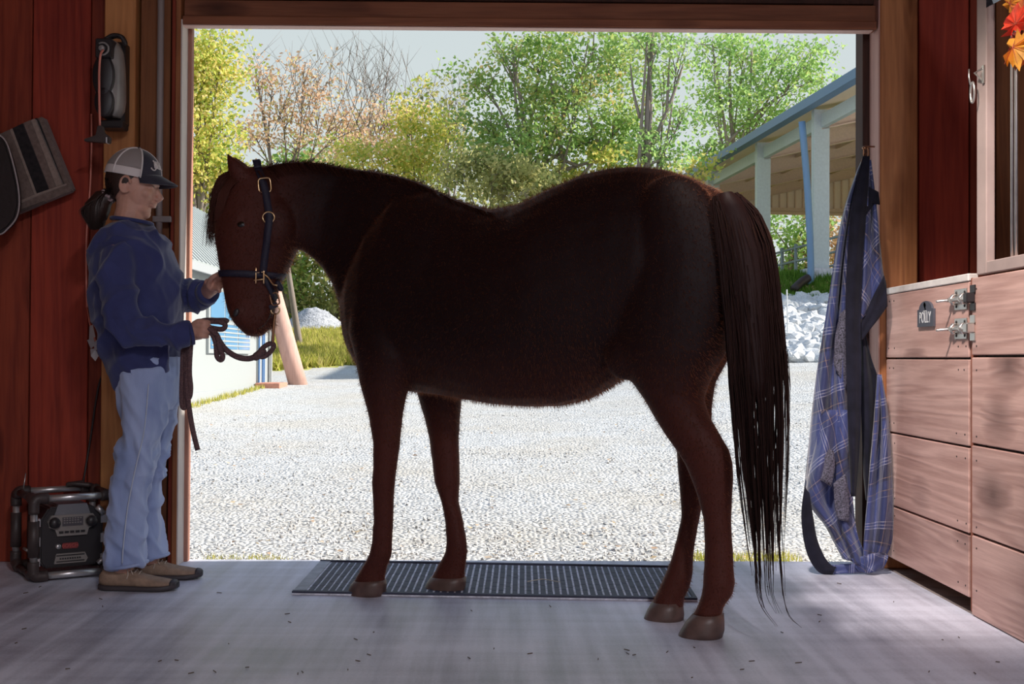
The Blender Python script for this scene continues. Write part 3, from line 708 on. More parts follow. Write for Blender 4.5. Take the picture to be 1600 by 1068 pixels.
tree('broadleaf_tree', 'yellow green tree rising at the left edge of the doorway, above the shed', 'tree', 27, 300, [(322, 80, 44, 42), (345, 105, 32, 34), (312, 145, 40, 40), (345, 200, 30, 30), (310, 210, 42, 45), (350, 255, 26, 25), (320, 280, 40, 34), (290, 120, 60, 90)], YELLOW, 3600, .052, tr=.12, seed=1)
tree('broadleaf_tree', 'sparse orange brown tree with bare twigs, left of centre above the horse neck', 'tree', 33, 470, [(400, 105, 28, 26), (425, 130, 38, 30), (475, 115, 34, 24), (505, 135, 34, 30), (440, 180, 50, 38), (500, 185, 48, 40), (545, 195, 48, 42), (400, 215, 40, 30), (470, 228, 70, 30)], ORANGE, 900, .055, tr=.10, seed=2, bare=26, bare_box=(400, 600, 60, 190))
tree('broadleaf_tree', 'rusty tree half bare with thin upright branches above the horse neck', 'tree', 36, 590, [(590, 190, 40, 30), (560, 215, 50, 36), (610, 225, 44, 36), (640, 175, 30, 20)], ORANGE, 1200, .06, tr=.10, seed=3, bare=24, bare_box=(530, 660, 60, 200))
tree('leafy_shrub', 'bright yellow green bush between the rusty trees, above the mane', 'shrub', 31, 650, [(640, 180, 42, 32), (670, 210, 40, 40), (610, 245, 50, 28), (660, 255, 60, 34), (560, 252, 50, 24)], YELLOW, 2500, .06, tr=.07, seed=4)
tree('broadleaf_tree', 'small hazy reddish tree just left of the large green tree', 'tree', 38, 705, [(702, 155, 20, 30), (712, 190, 34, 30), (690, 215, 40, 30), (725, 230, 30, 25)], DARK, 420, .09, tr=.08, seed=5, bare=10, bare_box=(680, 730, 100, 200))
tree('broadleaf_tree', 'large green tree in the middle above the horse back', 'tree', 30, 860, [(800, 70, 48, 24), (850, 85, 60, 34), (930, 75, 70, 30), (760, 130, 42, 34), (835, 145, 62, 46), (910, 140, 60, 50), (965, 100, 44, 40), (760, 195, 55, 36), (850, 210, 70, 44), (930, 215, 70, 50), (985, 180, 40, 60), (790, 248, 60, 34), (985, 245, 50, 24)], GREEN, 1900, .062, branches=(((905, 260), (820, 225), .05), ((880, 255), (860, 120), .07), ((940, 240), (910, 130), .05)), tr=.15, seed=6)
tree('broadleaf_tree', 'tall green tree with forked trunk, right of the middle', 'tree', 28, 1012, [(1010, 65, 40, 26), (1060, 80, 44, 40), (1040, 130, 36, 40), (1065, 190, 40, 36), (1010, 225, 34, 34), (1050, 250, 50, 22)], GREEN2, 1300, .058, branches=(((1012, 262), (1020, 50), .10), ((1015, 235), (1068, 100), .06), ((1042, 175), (1048, 70), .04), ((1000, 185), (985, 100), .04)), tr=.10, seed=7)
tree('broadleaf_tree', 'light green tree standing behind the arena roof on the right', 'tree', 52, 1150, [(1110, 70, 50, 26), (1165, 80, 50, 34), (1215, 90, 44, 34), (1265, 100, 38, 26), (1120, 125, 50, 40), (1180, 140, 56, 46), (1240, 135, 50, 40), (1270, 125, 32, 26), (1110, 185, 46, 38), (1170, 200, 50, 44), (1100, 245, 46, 30), (1220, 180, 40, 34), (1280, 75, 26, 16)], GREEN2, 460, .10, branches=(((1150, 262), (1140, 90), .12), ((1168, 250), (1175, 80), .1), ((1165, 230), (1230, 100), .07)), tr=.14, seed=8)
tree('leafy_shrub', 'dark dull green bush behind the dip of the horse back', 'shrub', 29, 790, [(770, 265, 60, 30), (830, 275, 60, 32), (790, 300, 60, 24), (850, 305, 60, 22), (720, 260, 40, 24)], DARK, 2300, .07, tr=.05, seed=9)
tree('leafy_shrub', 'low yellowish bush behind the croup of the horse', 'shrub', 30, 900, [(900, 265, 60, 22), (950, 255, 50, 20), (880, 290, 60, 20), (1080, 268, 50, 14)], YELLOW, 1900, .07, tr=.05, seed=10)
# woods behind, seen under the horse's throat and through the arena
for i, (px_, lab, lm) in enumerate(((300, 'olive wood edge tree behind the shed roof', DARK), (430, 'green wood edge tree right behind the horse head and gravel pile', GREEN), (520, 'green wood edge tree with pale trunk behind the gravel pile', DARK), (640, 'olive wood edge tree hidden behind the horse chest', DARK), (760, 'wood edge tree low behind the horse back', DARK))):
    tree('woodland_tree', lab, 'tree', 56, px_, [(px_-45, 440, 60, 60), (px_+30, 420, 60, 60), (px_, 330, 70, 70), (px_-30, 480, 70, 30), (px_+45, 470, 60, 40), (px_+20, 270, 60, 40)], lm, 330, .13, branches=(((px_+18, 505), (px_+30, 390), .25),) if i in (1, 2) else (), tr=.2, seed=20+i)
for i, (px_, lab, lm) in enumerate(((1235, 'yellow green tree seen through the arena between its columns', GREEN2), (1310, 'reddish green tree seen through the arena beside the hanging blanket', ORANGE), (1130, 'green tree beyond the arena hidden behind the horse tail', GREEN), (1400, 'green tree beyond the arena past the doorway edge', GREEN))):
    tree('woodland_tree', lab, 'tree', 52, px_, [(px_-30, 350, 40, 34), (px_+25, 345, 40, 34), (px_, 395, 50, 34), (px_-25, 420, 50, 24), (px_+30, 425, 40, 24)], lm, 520, .11, tr=.12, seed=30+i)
# ------------------------------------------------------------ the horse
def coatmat(name, a, b_, rough=.62, sheen=.25, tint=(.9, .4, .25), pts_=None):
    m = bpy.data.materials.new(name); m.use_nodes = True; t = m.node_tree; N = t.nodes; L = t.links; b = N['Principled BSDF']
    g = N.new('ShaderNodeTexCoord'); n = N.new('ShaderNodeTexNoise'); n.inputs['Scale'].default_value = 4; n.inputs['Detail'].default_value = 6; L.new(g.outputs['Object'], n.inputs[0])
    mx = N.new('ShaderNodeMix'); mx.data_type = 'RGBA'; mx.inputs[6].default_value = (*a, 1); mx.inputs[7].default_value = (*b_, 1); L.new(n.outputs[0], mx.inputs[0])
    out = mx.outputs[2]
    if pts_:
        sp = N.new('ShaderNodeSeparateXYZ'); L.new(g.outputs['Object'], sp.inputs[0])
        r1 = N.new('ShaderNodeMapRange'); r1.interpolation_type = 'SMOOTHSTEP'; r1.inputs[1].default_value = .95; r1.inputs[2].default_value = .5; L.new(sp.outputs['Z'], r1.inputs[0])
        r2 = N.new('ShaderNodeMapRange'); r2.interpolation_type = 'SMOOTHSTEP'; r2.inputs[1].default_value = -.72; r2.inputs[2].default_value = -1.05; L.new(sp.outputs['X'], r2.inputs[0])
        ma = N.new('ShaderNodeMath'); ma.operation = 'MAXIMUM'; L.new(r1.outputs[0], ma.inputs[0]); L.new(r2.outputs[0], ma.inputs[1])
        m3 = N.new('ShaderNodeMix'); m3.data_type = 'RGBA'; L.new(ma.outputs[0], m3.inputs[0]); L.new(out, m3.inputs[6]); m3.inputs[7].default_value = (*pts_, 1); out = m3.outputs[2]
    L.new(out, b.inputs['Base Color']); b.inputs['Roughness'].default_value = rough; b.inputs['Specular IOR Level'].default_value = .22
    b.inputs['Sheen Weight'].default_value = sheen; b.inputs['Sheen Roughness'].default_value = .35; b.inputs['Sheen Tint'].default_value = (*tint, 1)
    mp = N.new('ShaderNodeMapping'); mp.inputs['Scale'].default_value = (1, 1, .25); L.new(g.outputs['Object'], mp.inputs[0])
    n2 = N.new('ShaderNodeTexNoise'); n2.inputs['Scale'].default_value = 220; L.new(mp.outputs[0], n2.inputs[0])
    bp = N.new('ShaderNodeBump'); bp.inputs['Strength'].default_value = .25; bp.inputs['Distance'].default_value = .002; L.new(n2.outputs[0], bp.inputs['Height']); L.new(bp.outputs[0], b.inputs['Normal'])
    return m
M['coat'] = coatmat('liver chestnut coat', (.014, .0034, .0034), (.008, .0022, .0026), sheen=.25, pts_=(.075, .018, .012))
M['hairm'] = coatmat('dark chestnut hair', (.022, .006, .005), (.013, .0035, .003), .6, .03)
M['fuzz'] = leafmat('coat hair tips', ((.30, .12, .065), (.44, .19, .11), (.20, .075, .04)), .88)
M['hoof'] = mat('grey brown hoof', (.11, .065, .055), .45, noise_amt=.3, noise_scale=25)
M['eye'] = mat('dark glossy eye', (.008, .005, .004), .06, spec=.8)

HP = Vector((.12, 4.10, 0)); HA = Vector((.883, -.469, 0)).normalized(); HN = Vector((HA.y, -HA.x, 0))
if HN.y > 0: HN = -HN
YMAX = 4.44
def hp(px, py, off=0.0):
    p = onplane(px, py, HP+HN*off, HN)
    if p.y > YMAX: p = at(px, py, YMAX)
    return p
hb = B()
def vring(top, bot, hw, off=0.0, ex=2.1, n=28):
    a, c = hp(*top, off), hp(*bot, off); u = (a-c); h = u.length/2; u.normalize()
    return ring(hb, (a+c)/2, u, HN, h, hw, n, ex)
# torso
T = [((547, 455), (552, 535), .05), ((556, 425), (560, 560), .11), ((575, 385), (582, 590), .16), ((605, 335), (610, 606), .20), ((640, 300), (645, 612), .225), ((685, 300), (685, 616), .24),
     ((730, 318), (730, 624), .255), ((775, 328), (775, 631), .275), ((825, 319), (825, 635), .29), ((875, 294), (875, 634), .295), ((925, 272), (915, 626), .29), ((965, 264), (945, 608), .285),
     ((1005, 262), (985, 580), .28), ((1045, 267), (1030, 560), .27), ((1085, 279), (1070, 555), .245), ((1120, 295), (1105, 545), .20), ((1150, 320), (1135, 520), .14), ((1168, 350), (1158, 480), .07)]
skin_rings(hb, [vring(*t) for t in T])
# neck
T = [((735, 322), (640, 600), .15), ((700, 307), (590, 585), .16), ((665, 288), (556, 545), .145), ((630, 276), (545, 500), .125), ((590, 268), (530, 452), .105), ((548, 262), (512, 424), .092),
     ((505, 256), (492, 405), .085), ((465, 252), (474, 392), .08), ((435, 255), (455, 382), .075), ((405, 262), (430, 372), .06)]
skin_rings(hb, [vring(*t, ex=2.2) for t in T])
# head (nearly parallel to the picture plane)
HY = YMAX-.01
def hring(a, c, hw, ex=2.3):
    a, c = at(*a, HY), at(*c, HY); u = a-c; h = u.length/2; u.normalize()
    return ring(hb, (a+c)/2, u, Vector((0, 1, 0)), h, hw, 28, ex)
T = [((378, 263), (420, 260), .04), ((356, 280), (436, 282), .075), ((344, 302), (452, 306), .09), ((338, 328), (463, 334), .10), ((336, 352), (468, 362), .102), ((337, 378), (466, 388), .092),
     ((341, 404), (456, 412), .078), ((345, 430), (444, 434), .064), ((349, 452), (437, 454), .056), ((353, 473), (432, 474), .054), ((358, 491), (430, 490), .057), ((366, 505), (425, 503), .056), ((376, 515), (418, 511), .046), ((388, 521), (410, 517), .026)]
skin_rings(hb, [hring(*t) for t in T])
def hell(px, py, Y, rx, ry, rz, M_=None): ell(hb, at(px, py, Y), rx, ry, rz, M_)
hell(425, 350, HY-.055, .085, .05, .10)                      # cheek, near side
hell(425, 350, HY+.055, .085, .05, .10)
hell(372, 342, HY-.082, .035, .022, .022); hell(372, 342, HY+.082, .035, .022, .022)     # brow over the eyes
hell(398, 516, HY, .045, .036, .022)                          # chin and lower lip
hell(420, 505, HY, .03, .03, .022)
for s in (-1, 1): hell(371, 488, HY+s*.046, .03, .018, .028)   # nostril bulge
# ears
def ear(tip, b0, b1, Y, lean):
    tip = at(*tip, Y+lean); a = at(*b0, Y); c = at(*b1, Y); rs = []
    mid = (a+c)/2; w0 = (c-a).length/2
    for t, k in ((-.25, .8), (0, .95), (.2, 1.06), (.42, 1.0), (.62, .78), (.8, .5), (.93, .24), (1, .06)):
        ctr = mid.lerp(tip, t) + Vector((.010*math.sin(math.pi*max(t, 0)), 0, 0)); u, v = (c-a).normalized(), Vector((0, 1, 0))
        rs.append(ring(hb, ctr, u, v, w0*k, .022*k+.003, 16))
    skin_rings(hb, rs)
ear((354, 238), (360, 282), (394, 284), HY-.055, -.01)
ear((364, 243), (368, 280), (400, 282), HY+.065, .02)
# legs: rows (front px, back px, py, half depth), offset plane from the foot up
def leg(rows, foot_px, foot_py, off_top, hoof_rows, ytop):
    g = gnd(foot_px, foot_py); off_f = (g-HP).dot(HN)
    y_f = rows[-1][2]
    def ringat(bm, fx, bx, y0, y1, rn, ex=2.1, k=24):
        f = min(max(((y0+y1)/2-ytop)/(y_f-ytop), 0), 1); off = off_top*(1-f)+off_f*f
        a = onplane(fx, y0, HP+HN*off, HN); c = onplane(bx, y1, HP+HN*off, HN)
        u = a-c; w = u.length/2; u.normalize()
        # narrow for the depth the ellipse shows when seen obliquely
        view = (a+c)/2-CAM_POS; view.z = 0; view.normalize(); side = Vector((view.y, -view.x, 0))
        cu, cn = abs(u.dot(side)), abs(HN.dot(side)); wp = w*cu; ra = math.sqrt(max(wp*wp-(rn*cn)**2, (wp*.55)**2))/cu
        return ring(bm, (a+c)/2, u, HN, ra, rn, k, ex)
    skin_rings(hb, [ringat(hb, r[0], r[1], r[2], r[2] if len(r) < 5 else r[4], r[3]) for r in rows])
    h = B(); skin_rings(h, [ringat(h, r[0], r[1], r[2], r[4], r[3], 2.2, 28) for r in hoof_rows]); return h
hoofs = []
hoofs.append(leg([(548, 640, 470, .07), (545, 660, 520, .085), (556, 655, 560, .085), (562, 640, 598, .075), (575, 630, 646, .055), (583, 625, 689, .046), (583, 621, 730, .043), (581, 619, 752, .044), (583, 616, 784, .037), (584, 614, 815, .031), (581, 613, 846, .032), (576, 613, 866, .036), (566, 606, 884, .035), (556, 602, 901, .040), (548, 604, 915, .045)],
    573, 928, .13, [(553, 603, 906, .047, 906), (547, 604, 914, .052, 914), (543, 603, 925, .056, 926), (542, 601, 932, .056, 931)], 560))
hoofs.append(leg([(630, 715, 540, .07), (645, 720, 590, .07), (657, 720, 630, .062), (664, 718, 655, .052), (670, 717, 684, .045), (676, 718, 726, .043), (678, 719, 752, .043), (690, 717, 784, .036), (695, 724, 812, .031), (698, 729, 842, .032), (695, 731, 862, .036), (684, 729, 882, .035), (676, 727, 897, .040), (670, 728, 909, .045)],
    697, 922, -.12, [(673, 728, 900, .047, 902), (667, 728, 909, .052, 910), (663, 727, 919, .056, 919), (662, 725, 926, .056, 925)], 560))
hoofs.append(leg([(985, 1150, 380, .12), (968, 1158, 440, .135), (962, 1150, 500, .135), (968, 1135, 552, .125), (985, 1112, 592, .105), (1006, 1101, 622, .088), (1024, 1109, 652, .075), (1040, 1124, 678, .062), (1058, 1139, 703, .054), (1070, 1144, 722, .05), (1080, 1146, 748, .046), (1090, 1144, 778, .042), (1099, 1143, 812, .038), (1101, 1145, 850, .037), (1100, 1147, 884, .039), (1099, 1149, 912, .043), (1095, 1145, 931, .042), (1088, 1132, 948, .044), (1080, 1129, 962, .048)],
    1097, 993, .14, [(1082, 1131, 957, .05, 960), (1071, 1132, 970, .056, 972), (1061, 1132, 987, .062, 985), (1058, 1129, 998, .063, 996)], 560))
hoofs.append(leg([(1000, 1150, 420, .10), (1010, 1148, 500, .10), (1030, 1138, 560, .09), (1040, 1118, 597, .08), (1048, 1113, 635, .066), (1054, 1112, 670, .054), (1057, 1110, 705, .05), (1058, 1108, 735, .046), (1062, 1101, 770, .042), (1064, 1094, 805, .036), (1057, 1088, 838, .034), (1050, 1084, 868, .035), (1040, 1083, 896, .04), (1030, 1077, 918, .042), (1021, 1068, 936, .044), (1014, 1068, 950, .048)],
    1037, 966, -.13, [(1019, 1067, 938, .05, 941), (1012, 1068, 950, .055, 952), (1007, 1069, 962, .06, 961), (1005, 1068, 971, .06, 969)], 560))
# muscles: shoulder, forearm top, stifle, haunch
def muscle(px, py, off, ra, rn, rz, tilt=0):
    c = onplane(px, py, HP+HN*off, HN); Mx = Matrix((HA, HN, Vector((0, 0, 1)))).transposed() @ Matrix.Rotation(R(tilt), 3, 'Y')
    ell(hb, c, ra, rn, rz, Mx)
for s in (1, -1):
    muscle(620, 480, .13*s, .12, .075, .24, 18); muscle(600, 560, .12*s, .09, .06, .11)
    muscle(1060, 400, .17*s, .17, .10, .25, -10); muscle(985, 545, .16*s, .08, .07, .10, 20)
horse_me = remesh(hb, .0085, 7)
def dsp(c):
    return noise.noise(c*5)*.004 + noise.noise(c*14)*.0015
displace(horse_me, dsp)
hbase = Vector((.12, 4.10, 0))
horse = thing('horse', 'dark chestnut horse standing sideways across the doorway on the mat', 'horse', hbase)
bvh_me = horse_me.copy()
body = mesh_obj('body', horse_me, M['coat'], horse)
bmq = bmesh.new(); bmq.from_mesh(bvh_me); HT = BVHTree.FromBMesh(bmq); bmq.free()
for h in hoofs: obj('hoof', h, M['hoof'], horse, True)
# eye
for s in (-1, 1):
    b = B(); ec = at(378, 350, HY+s*.093); ell(b, ec, .019, .010, .014); obj('eye', b, M['eye'], horse, True)
    b = B(); pts = [ec+Vector((.026*math.cos(t), s*.003 - 0*t, .015*math.sin(t)+.002)) for t in np.linspace(.1, 3.04, 9)]
    tube(b, pts, [.002, .004, .005, .005, .005, .005, .005, .004, .002], 8); obj('eyelid', b, M['coat'], horse, True)
    b = B(); nc = at(369, 488, HY+s*.062); ell(b, nc, .010, .006, .016, Matrix.Rotation(R(25), 3, 'Y')); obj('nostril', b, M['black_plastic'], horse, True)
# mouth line
b = B(); pts = [Vector(p)+Vector((0, -.001, 0)) for p in []]
def hit(px, py, fromfar=False, off=.004):
    d = ray(px, py)
    if not fromfar: p, nrm, i, dist = HT.ray_cast(CAM_POS, d)
    else:
        q = CAM_POS+d*8; p, nrm, i, dist = HT.ray_cast(q, -d)
    if p is None: return None, None
    return p+nrm*off, nrm
mp_ = [hit(x, y, off=0)[0] for x, y in ((424, 474), (423, 486), (420, 497), (412, 508), (402, 514))]
b = B(); tube(b, crv([p for p in mp_ if p], 3), .0022, 6); obj('mouth_line', b, M['black_plastic'], horse, True)

# hair strands
def strands(curves, r0, name, mt, parent, stuff=True):
    vs = []; fs = []
    for pts in curves:
        n = len(pts); o_ = len(vs); rr = r0*random.uniform(.7, 1.3)
        for i, p in enumerate(pts):
            t = i/(n-1); r = rr*(1-t*.85); a = 0.0
            d = (pts[min(i+1, n-1)]-pts[max(i-1, 0)]).normalized(); u, v = frame_of(d)
            for k in range(3): vs.append(p+u*(r*math.cos(k*2.094))+v*(r*math.sin(k*2.094)))
        for i in range(n-1):
            for k in range(3): q = o_+i*3; fs.append((q+k, q+(k+1) % 3, q+3+(k+1) % 3, q+3+k))
    o = pyobj(name, vs, fs, mt, parent, True)
    if stuff: o['kind'] = 'stuff'
    return o
random.seed(11)
# tail: dock and long hair; guide curves given by their left and right outlines
TL = [(1112, 305), (1116, 350), (1124, 410), (1130, 470), (1136, 530), (1141, 590), (1148, 660), (1155, 740), (1166, 820), (1176, 890), (1185, 945)]
TR = [(1152, 300), (1186, 330), (1206, 375), (1215, 430), (1220, 490), (1224, 550), (1227, 610), (1227, 690), (1224, 780), (1220, 860), (1222, 930)]
toff0 = 0.0
def tailpt(t, s, dep):
    i = t*(len(TL)-1); k = min(int(i), len(TL)-2); f = i-k
    lx = TL[k][0]*(1-f)+TL[k+1][0]*f; ly = TL[k][1]*(1-f)+TL[k+1][1]*f; rx = TR[k][0]*(1-f)+TR[k+1][0]*f; ry = TR[k][1]*(1-f)+TR[k+1][1]*f
    p = at(lx+(rx-lx)*s, ly+(ry-ly)*s, 3.56+dep); return p
curves = []
for k in range(1250):
    s0 = random.betavariate(1.1, 1.1); s1 = min(max(s0+random.gauss(0, .10), -.03), 1.04); L_ = random.choice([random.uniform(.45, .75), random.uniform(.6, .95), random.uniform(.75, .92)]); dep0 = random.uniform(-.045, .045); dep1 = random.uniform(-.035, .035); ph = random.uniform(0, 6)
    t0 = random.uniform(0, .12) if random.random() < .65 else random.uniform(.1, .4); pts = []
    clump = math.sin(s1*31)*.030 + math.sin(s1*13+1)*.02
    for i in range(15):
        t = t0+(L_-t0)*i/14; q = i/14
        s = s0+(s1-s0)*q + clump*q*1.6*(1 if t > .5 else .4) + .012*math.sin(ph+t*9)*q
        pts.append(tailpt(min(t, 1), s, (dep0*(1-q)+dep1*q)*math.sin(min(1, t*4+.35)*1.57)))
    curves.append(pts)
def lk(px_list, dep):
    return [at(x, y, 3.58+dep) for x, y in px_list]
for k in range(26):   # longest wisps that sweep to the floor
    j = random.choice([0, 0, 1, 2])
    base_ = [[(1178, 700), (1182, 800), (1184, 880), (1186, 920), (1194, 950), (1216, 978)], [(1210, 700), (1213, 800), (1218, 880), (1222, 930), (1232, 962), (1252, 980)], [(1195, 700), (1198, 800), (1200, 890), (1204, 930), (1216, 958), (1232, 972)]][j]
    dx = random.gauss(0, 5); cut = random.choice([4, 5, 6]); curves.append(crv([p+Vector((random.gauss(0, .002), 0, 0)) for p in lk([(x+dx*(1-i*.12), y) for i, (x, y) in enumerate(base_[:cut])], random.uniform(-.01, .02))], 3))
tail = strands(curves, .0026, 'tail', M['hairm'], horse, False); tail['kind'] = 'stuff'
b = B(); rs = []
for t, w_ in ((0, .30), (.06, .42), (.13, .46), (.2, .46), (.3, .44), (.4, .42), (.48, .34), (.54, .22), (.58, .10)):
    a, c = tailpt(t, .5-w_, 0), tailpt(t, .5+w_, 0); u = (c-a); w2 = u.length/2; u.normalize(); rs.append(ring(b, (a+c)/2, u, Vector((0, 1, 0)), w2, .045*(1-t*.6), 18))
skin_rings(b, rs); obj('tail_dock', b, M['hairm'], horse, True)
# mane: along the crest
MC = [(398, 262), (420, 256), (445, 251), (475, 250), (505, 254), (540, 261), (575, 265), (610, 271), (645, 281), (680, 297), (710, 311), (740, 322), (765, 329)]
def crest(t):
    i = t*(len(MC)-1); k = min(int(i), len(MC)-2); f = i-k; return MC[k][0]*(1-f)+MC[k+1][0]*f, MC[k][1]*(1-f)+MC[k+1][1]*f
curves = []
for k in range(2600):
    t = random.random(); x, y = crest(t); p = hp(x, y+8); dy = random.uniform(-.012, .03)
    side = random.random()
    up_ = random.uniform(.006, .030)*(1.0 if t < .55 else .8); back = random.uniform(-.005, .03)
    if side < .5:   # short fuzz standing up
        q = [p+Vector((0, dy, 0)), p+Vector((back*.4, dy, up_*.7)), p+Vector((back, dy+random.uniform(-.01, .01), up_))]
    elif side < .85:          # falls on the far side
        l = random.uniform(.08, .2); q = [p+Vector((0, .01, .0)), p+Vector((.01, .035, .018)), p+Vector((.03, .09, -.02)), p+Vector((.05, .12, -l))]
    else:
        l = random.uniform(.02, .06)*(1 if t < .6 else 1.6); hx, nx = hit(x+random.uniform(2, 6), y+12, off=.006)
        if hx is None: continue
        q = [p+Vector((0, -.005, .006)), hx+Vector((0, -.003, .01)), hx+Vector((l*.9, -.006, -l))]
    curves.append(crv(q, 2))
strands(curves, .0012, 'mane', leafmat('mane hair', ((.10, .035, .022), (.16, .06, .038), (.05, .016, .011), (.07, .024, .016)), .6), horse)
# forelock
curves = []
for k in range(420):
    x0 = random.uniform(362, 390); p = at(x0, 264+random.uniform(-3, 8), HY+random.uniform(-.05, .05)); x1 = random.gauss(337, 4.5); f = random.choice([.55, .75, .95, 1.0]) if random.random() < .8 else 1.1
    Yh = HY+random.uniform(-.045, .04); c = [p, at(352+random.gauss(0, 5), 278+random.uniform(-3, 4), Yh), at(338+random.gauss(0, 4), 305, Yh-.01), at(x1-4, 340, Yh), at(x1-8+random.gauss(0, 1.5), 375+random.uniform(-15, 12), Yh)]
    if random.random() < .35: c = c[:4]
    curves.append(crv(c, 3))
for k in range(170):   # strands lying over the brow towards the eye
    Yh = HY-.09; c = [at(random.uniform(362, 392), 272, HY-.05), at(random.uniform(348, 362), 292, Yh), at(random.uniform(338, 352), 318, Yh), at(random.uniform(334, 346), 345, Yh+.03)]; curves.append(crv(c, 3))
strands(curves, .0015, 'forelock', coatmat('reddish forelock hair', (.085, .026, .017), (.05, .014, .010), .5, .1), horse)
# short coat hair over the whole body (rim of light)
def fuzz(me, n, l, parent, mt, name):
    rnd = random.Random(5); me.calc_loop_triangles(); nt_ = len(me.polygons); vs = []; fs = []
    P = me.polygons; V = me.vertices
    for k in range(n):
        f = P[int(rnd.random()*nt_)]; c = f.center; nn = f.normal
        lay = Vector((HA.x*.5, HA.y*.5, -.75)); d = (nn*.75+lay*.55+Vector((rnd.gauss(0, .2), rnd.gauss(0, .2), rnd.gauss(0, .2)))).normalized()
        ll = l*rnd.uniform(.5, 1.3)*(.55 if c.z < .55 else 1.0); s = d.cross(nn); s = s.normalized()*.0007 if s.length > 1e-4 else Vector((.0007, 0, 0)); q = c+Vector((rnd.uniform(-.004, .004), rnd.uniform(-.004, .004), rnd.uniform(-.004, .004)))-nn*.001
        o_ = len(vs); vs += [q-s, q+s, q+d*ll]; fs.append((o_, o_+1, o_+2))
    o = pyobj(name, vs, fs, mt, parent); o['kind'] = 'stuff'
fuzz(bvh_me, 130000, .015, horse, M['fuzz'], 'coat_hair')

# ------------------------------------------------------------ halter
M['nylon'] = mat('dark navy nylon strap', (.018, .016, .035), .55, bump=.3, bump_scale=400)
halter = thing('halter', 'dark nylon halter with brass fittings on the horse head', 'halter', at(412, 430, HY-.07))
def ribbon(name, pts, nrm, width, parent, mt, th=.004, closed=False):
    b = B(); rows_ = []; n = len(pts)
    for i in range(n):
        a = pts[(i-1) % n] if closed or i > 0 else pts[i]; c = pts[(i+1) % n] if closed or i < n-1 else pts[i]
        t = (c-a).normalized(); nn = nrm[i].normalized(); s = t.cross(nn).normalized()*width/2
        rows_.append([b.verts.new(pts[i]-s), b.verts.new(pts[i]+s), b.verts.new(pts[i]+s+nn*th), b.verts.new(pts[i]-s+nn*th)])
    for i in range(n if closed else n-1):
        a, c = rows_[i], rows_[(i+1) % n]
        for k in range(4): b.faces.new((a[k], a[(k+1) % 4], c[(k+1) % 4], c[k]))
    if not closed: b.faces.new(rows_[0][::-1]); b.faces.new(rows_[-1])
    bmesh.ops.recalc_face_normals(b, faces=b.faces)
    return obj(name, b, mt, parent, True)
def head_loop(p0, p1, n=40, off=.003, a0=0, a1=360):
    """points on the head surface in the plane through p0,p1 (pixels) and the depth axis"""
    A_, C_ = at(*p0, HY), at(*p1, HY); c = (A_+C_)/2; u = (A_-C_).normalized(); v = Vector((0, 1, 0)); P_, N_ = [], []
    for i in range(n):
        a = R(a0+(a1-a0)*i/(n-1 if a1-a0 != 360 else n)); d = u*math.cos(a)+v*math.sin(a); q, nn, _, _ = HT.ray_cast(c+d*.26, -d)
        if q is not None: P_.append(q+nn*off); N_.append(nn)
    for _ in range(2):
        P_ = [P_[0]]+[(P_[i-1]+P_[i]*2+P_[i+1])/4 for i in range(1, len(P_)-1)]+[P_[-1]]
    return P_, N_
P_, N_ = head_loop((345, 427), (445, 432), 44); ribbon('noseband', P_, N_, .024, halter, M['nylon'], closed=True)
for s in (0, 1):
    pts, nn = [], []
    for x, y in ((403, 264), (409, 280), (414, 297), (418, 318), (421, 340), (419, 362), (416, 385), (413, 408), (411, 428)):
        q, n_ = hit(x, y, s == 1); pts.append(q); nn.append(n_)
    pts = crv(pts, 3); nn2 = []
    for i in range(len(pts)): nn2.append(nn[min(i//3, len(nn)-1)])
    ribbon('cheek_strap', pts, nn2, .026, halter, M['nylon'])
    pts, nn = [], []
    for x, y in ((413, 430), (418, 442), (424, 455), (429, 468)):
        q, n_ = hit(x, y, s == 1)
        if q is not None: pts.append(q); nn.append(n_)
    if len(pts) > 1: ribbon('chin_strap', pts, nn, .022, halter, M['nylon'])
# crown piece over the poll
c0, _ = hit(403, 264); c1, _ = hit(403, 264, True); tp_ = hp(401, 257)+Vector((0, 0, .012)); tp_.y = HY
pts = crv([c0, c0.lerp(tp_, .6)+Vector((0, -.012, .008)), tp_, c1.lerp(tp_, .6)+Vector((0, .012, .008)), c1], 4)
ribbon('crown_strap', pts, [(p-at(405, 285, HY)).normalized() for p in pts], .026, halter, M['nylon'])
def sq_ring(px, py, w_, h_, r, mt, name, tilt=0, off=.008, round_=False):
    q, n_ = hit(px, py, off=off)
    if q is None: q, n_ = at(px, py, HY-.05), Vector((0, -1, 0))
    b = B(); n = 20; pts = []
    for i in range(n+1):
        a = 2*math.pi*i/n; ex = 1 if round_ else .45
        x = math.copysign(abs(math.cos(a))**ex, math.cos(a))*w_/2; z = math.copysign(abs(math.sin(a))**ex, math.sin(a))*h_/2
        v = Matrix.Rotation(R(tilt), 3, 'Y') @ Vector((x, 0, z)); pts.append(q+v)
    tube(b, pts, r, 8, cap=False); return obj(name, b, mt, halter, True)
sq_ring(413, 291, .044, .052, .0035, M['brass'], 'buckle', -6)
sq_ring(420, 340, .042, .040, .003, M['brass'], 'ring', 0, .004, True)
b = B()   # square brass fitting joining noseband and cheek strap
q, n_ = hit(407, 430, off=.008)
for dx in (-.016, .012): tube(b, [q+Vector((dx, 0, .026)), q+Vector((dx, 0, -.026))], .0035, 8, dome=True)
tube(b, [q+Vector((-.022, 0, .010)), q+Vector((.014, 0, .014))], .003, 8, dome=True); tube(b, [q+Vector((-.022, 0, -.016)), q+Vector((.012, 0, -.012))], .003, 8, dome=True)
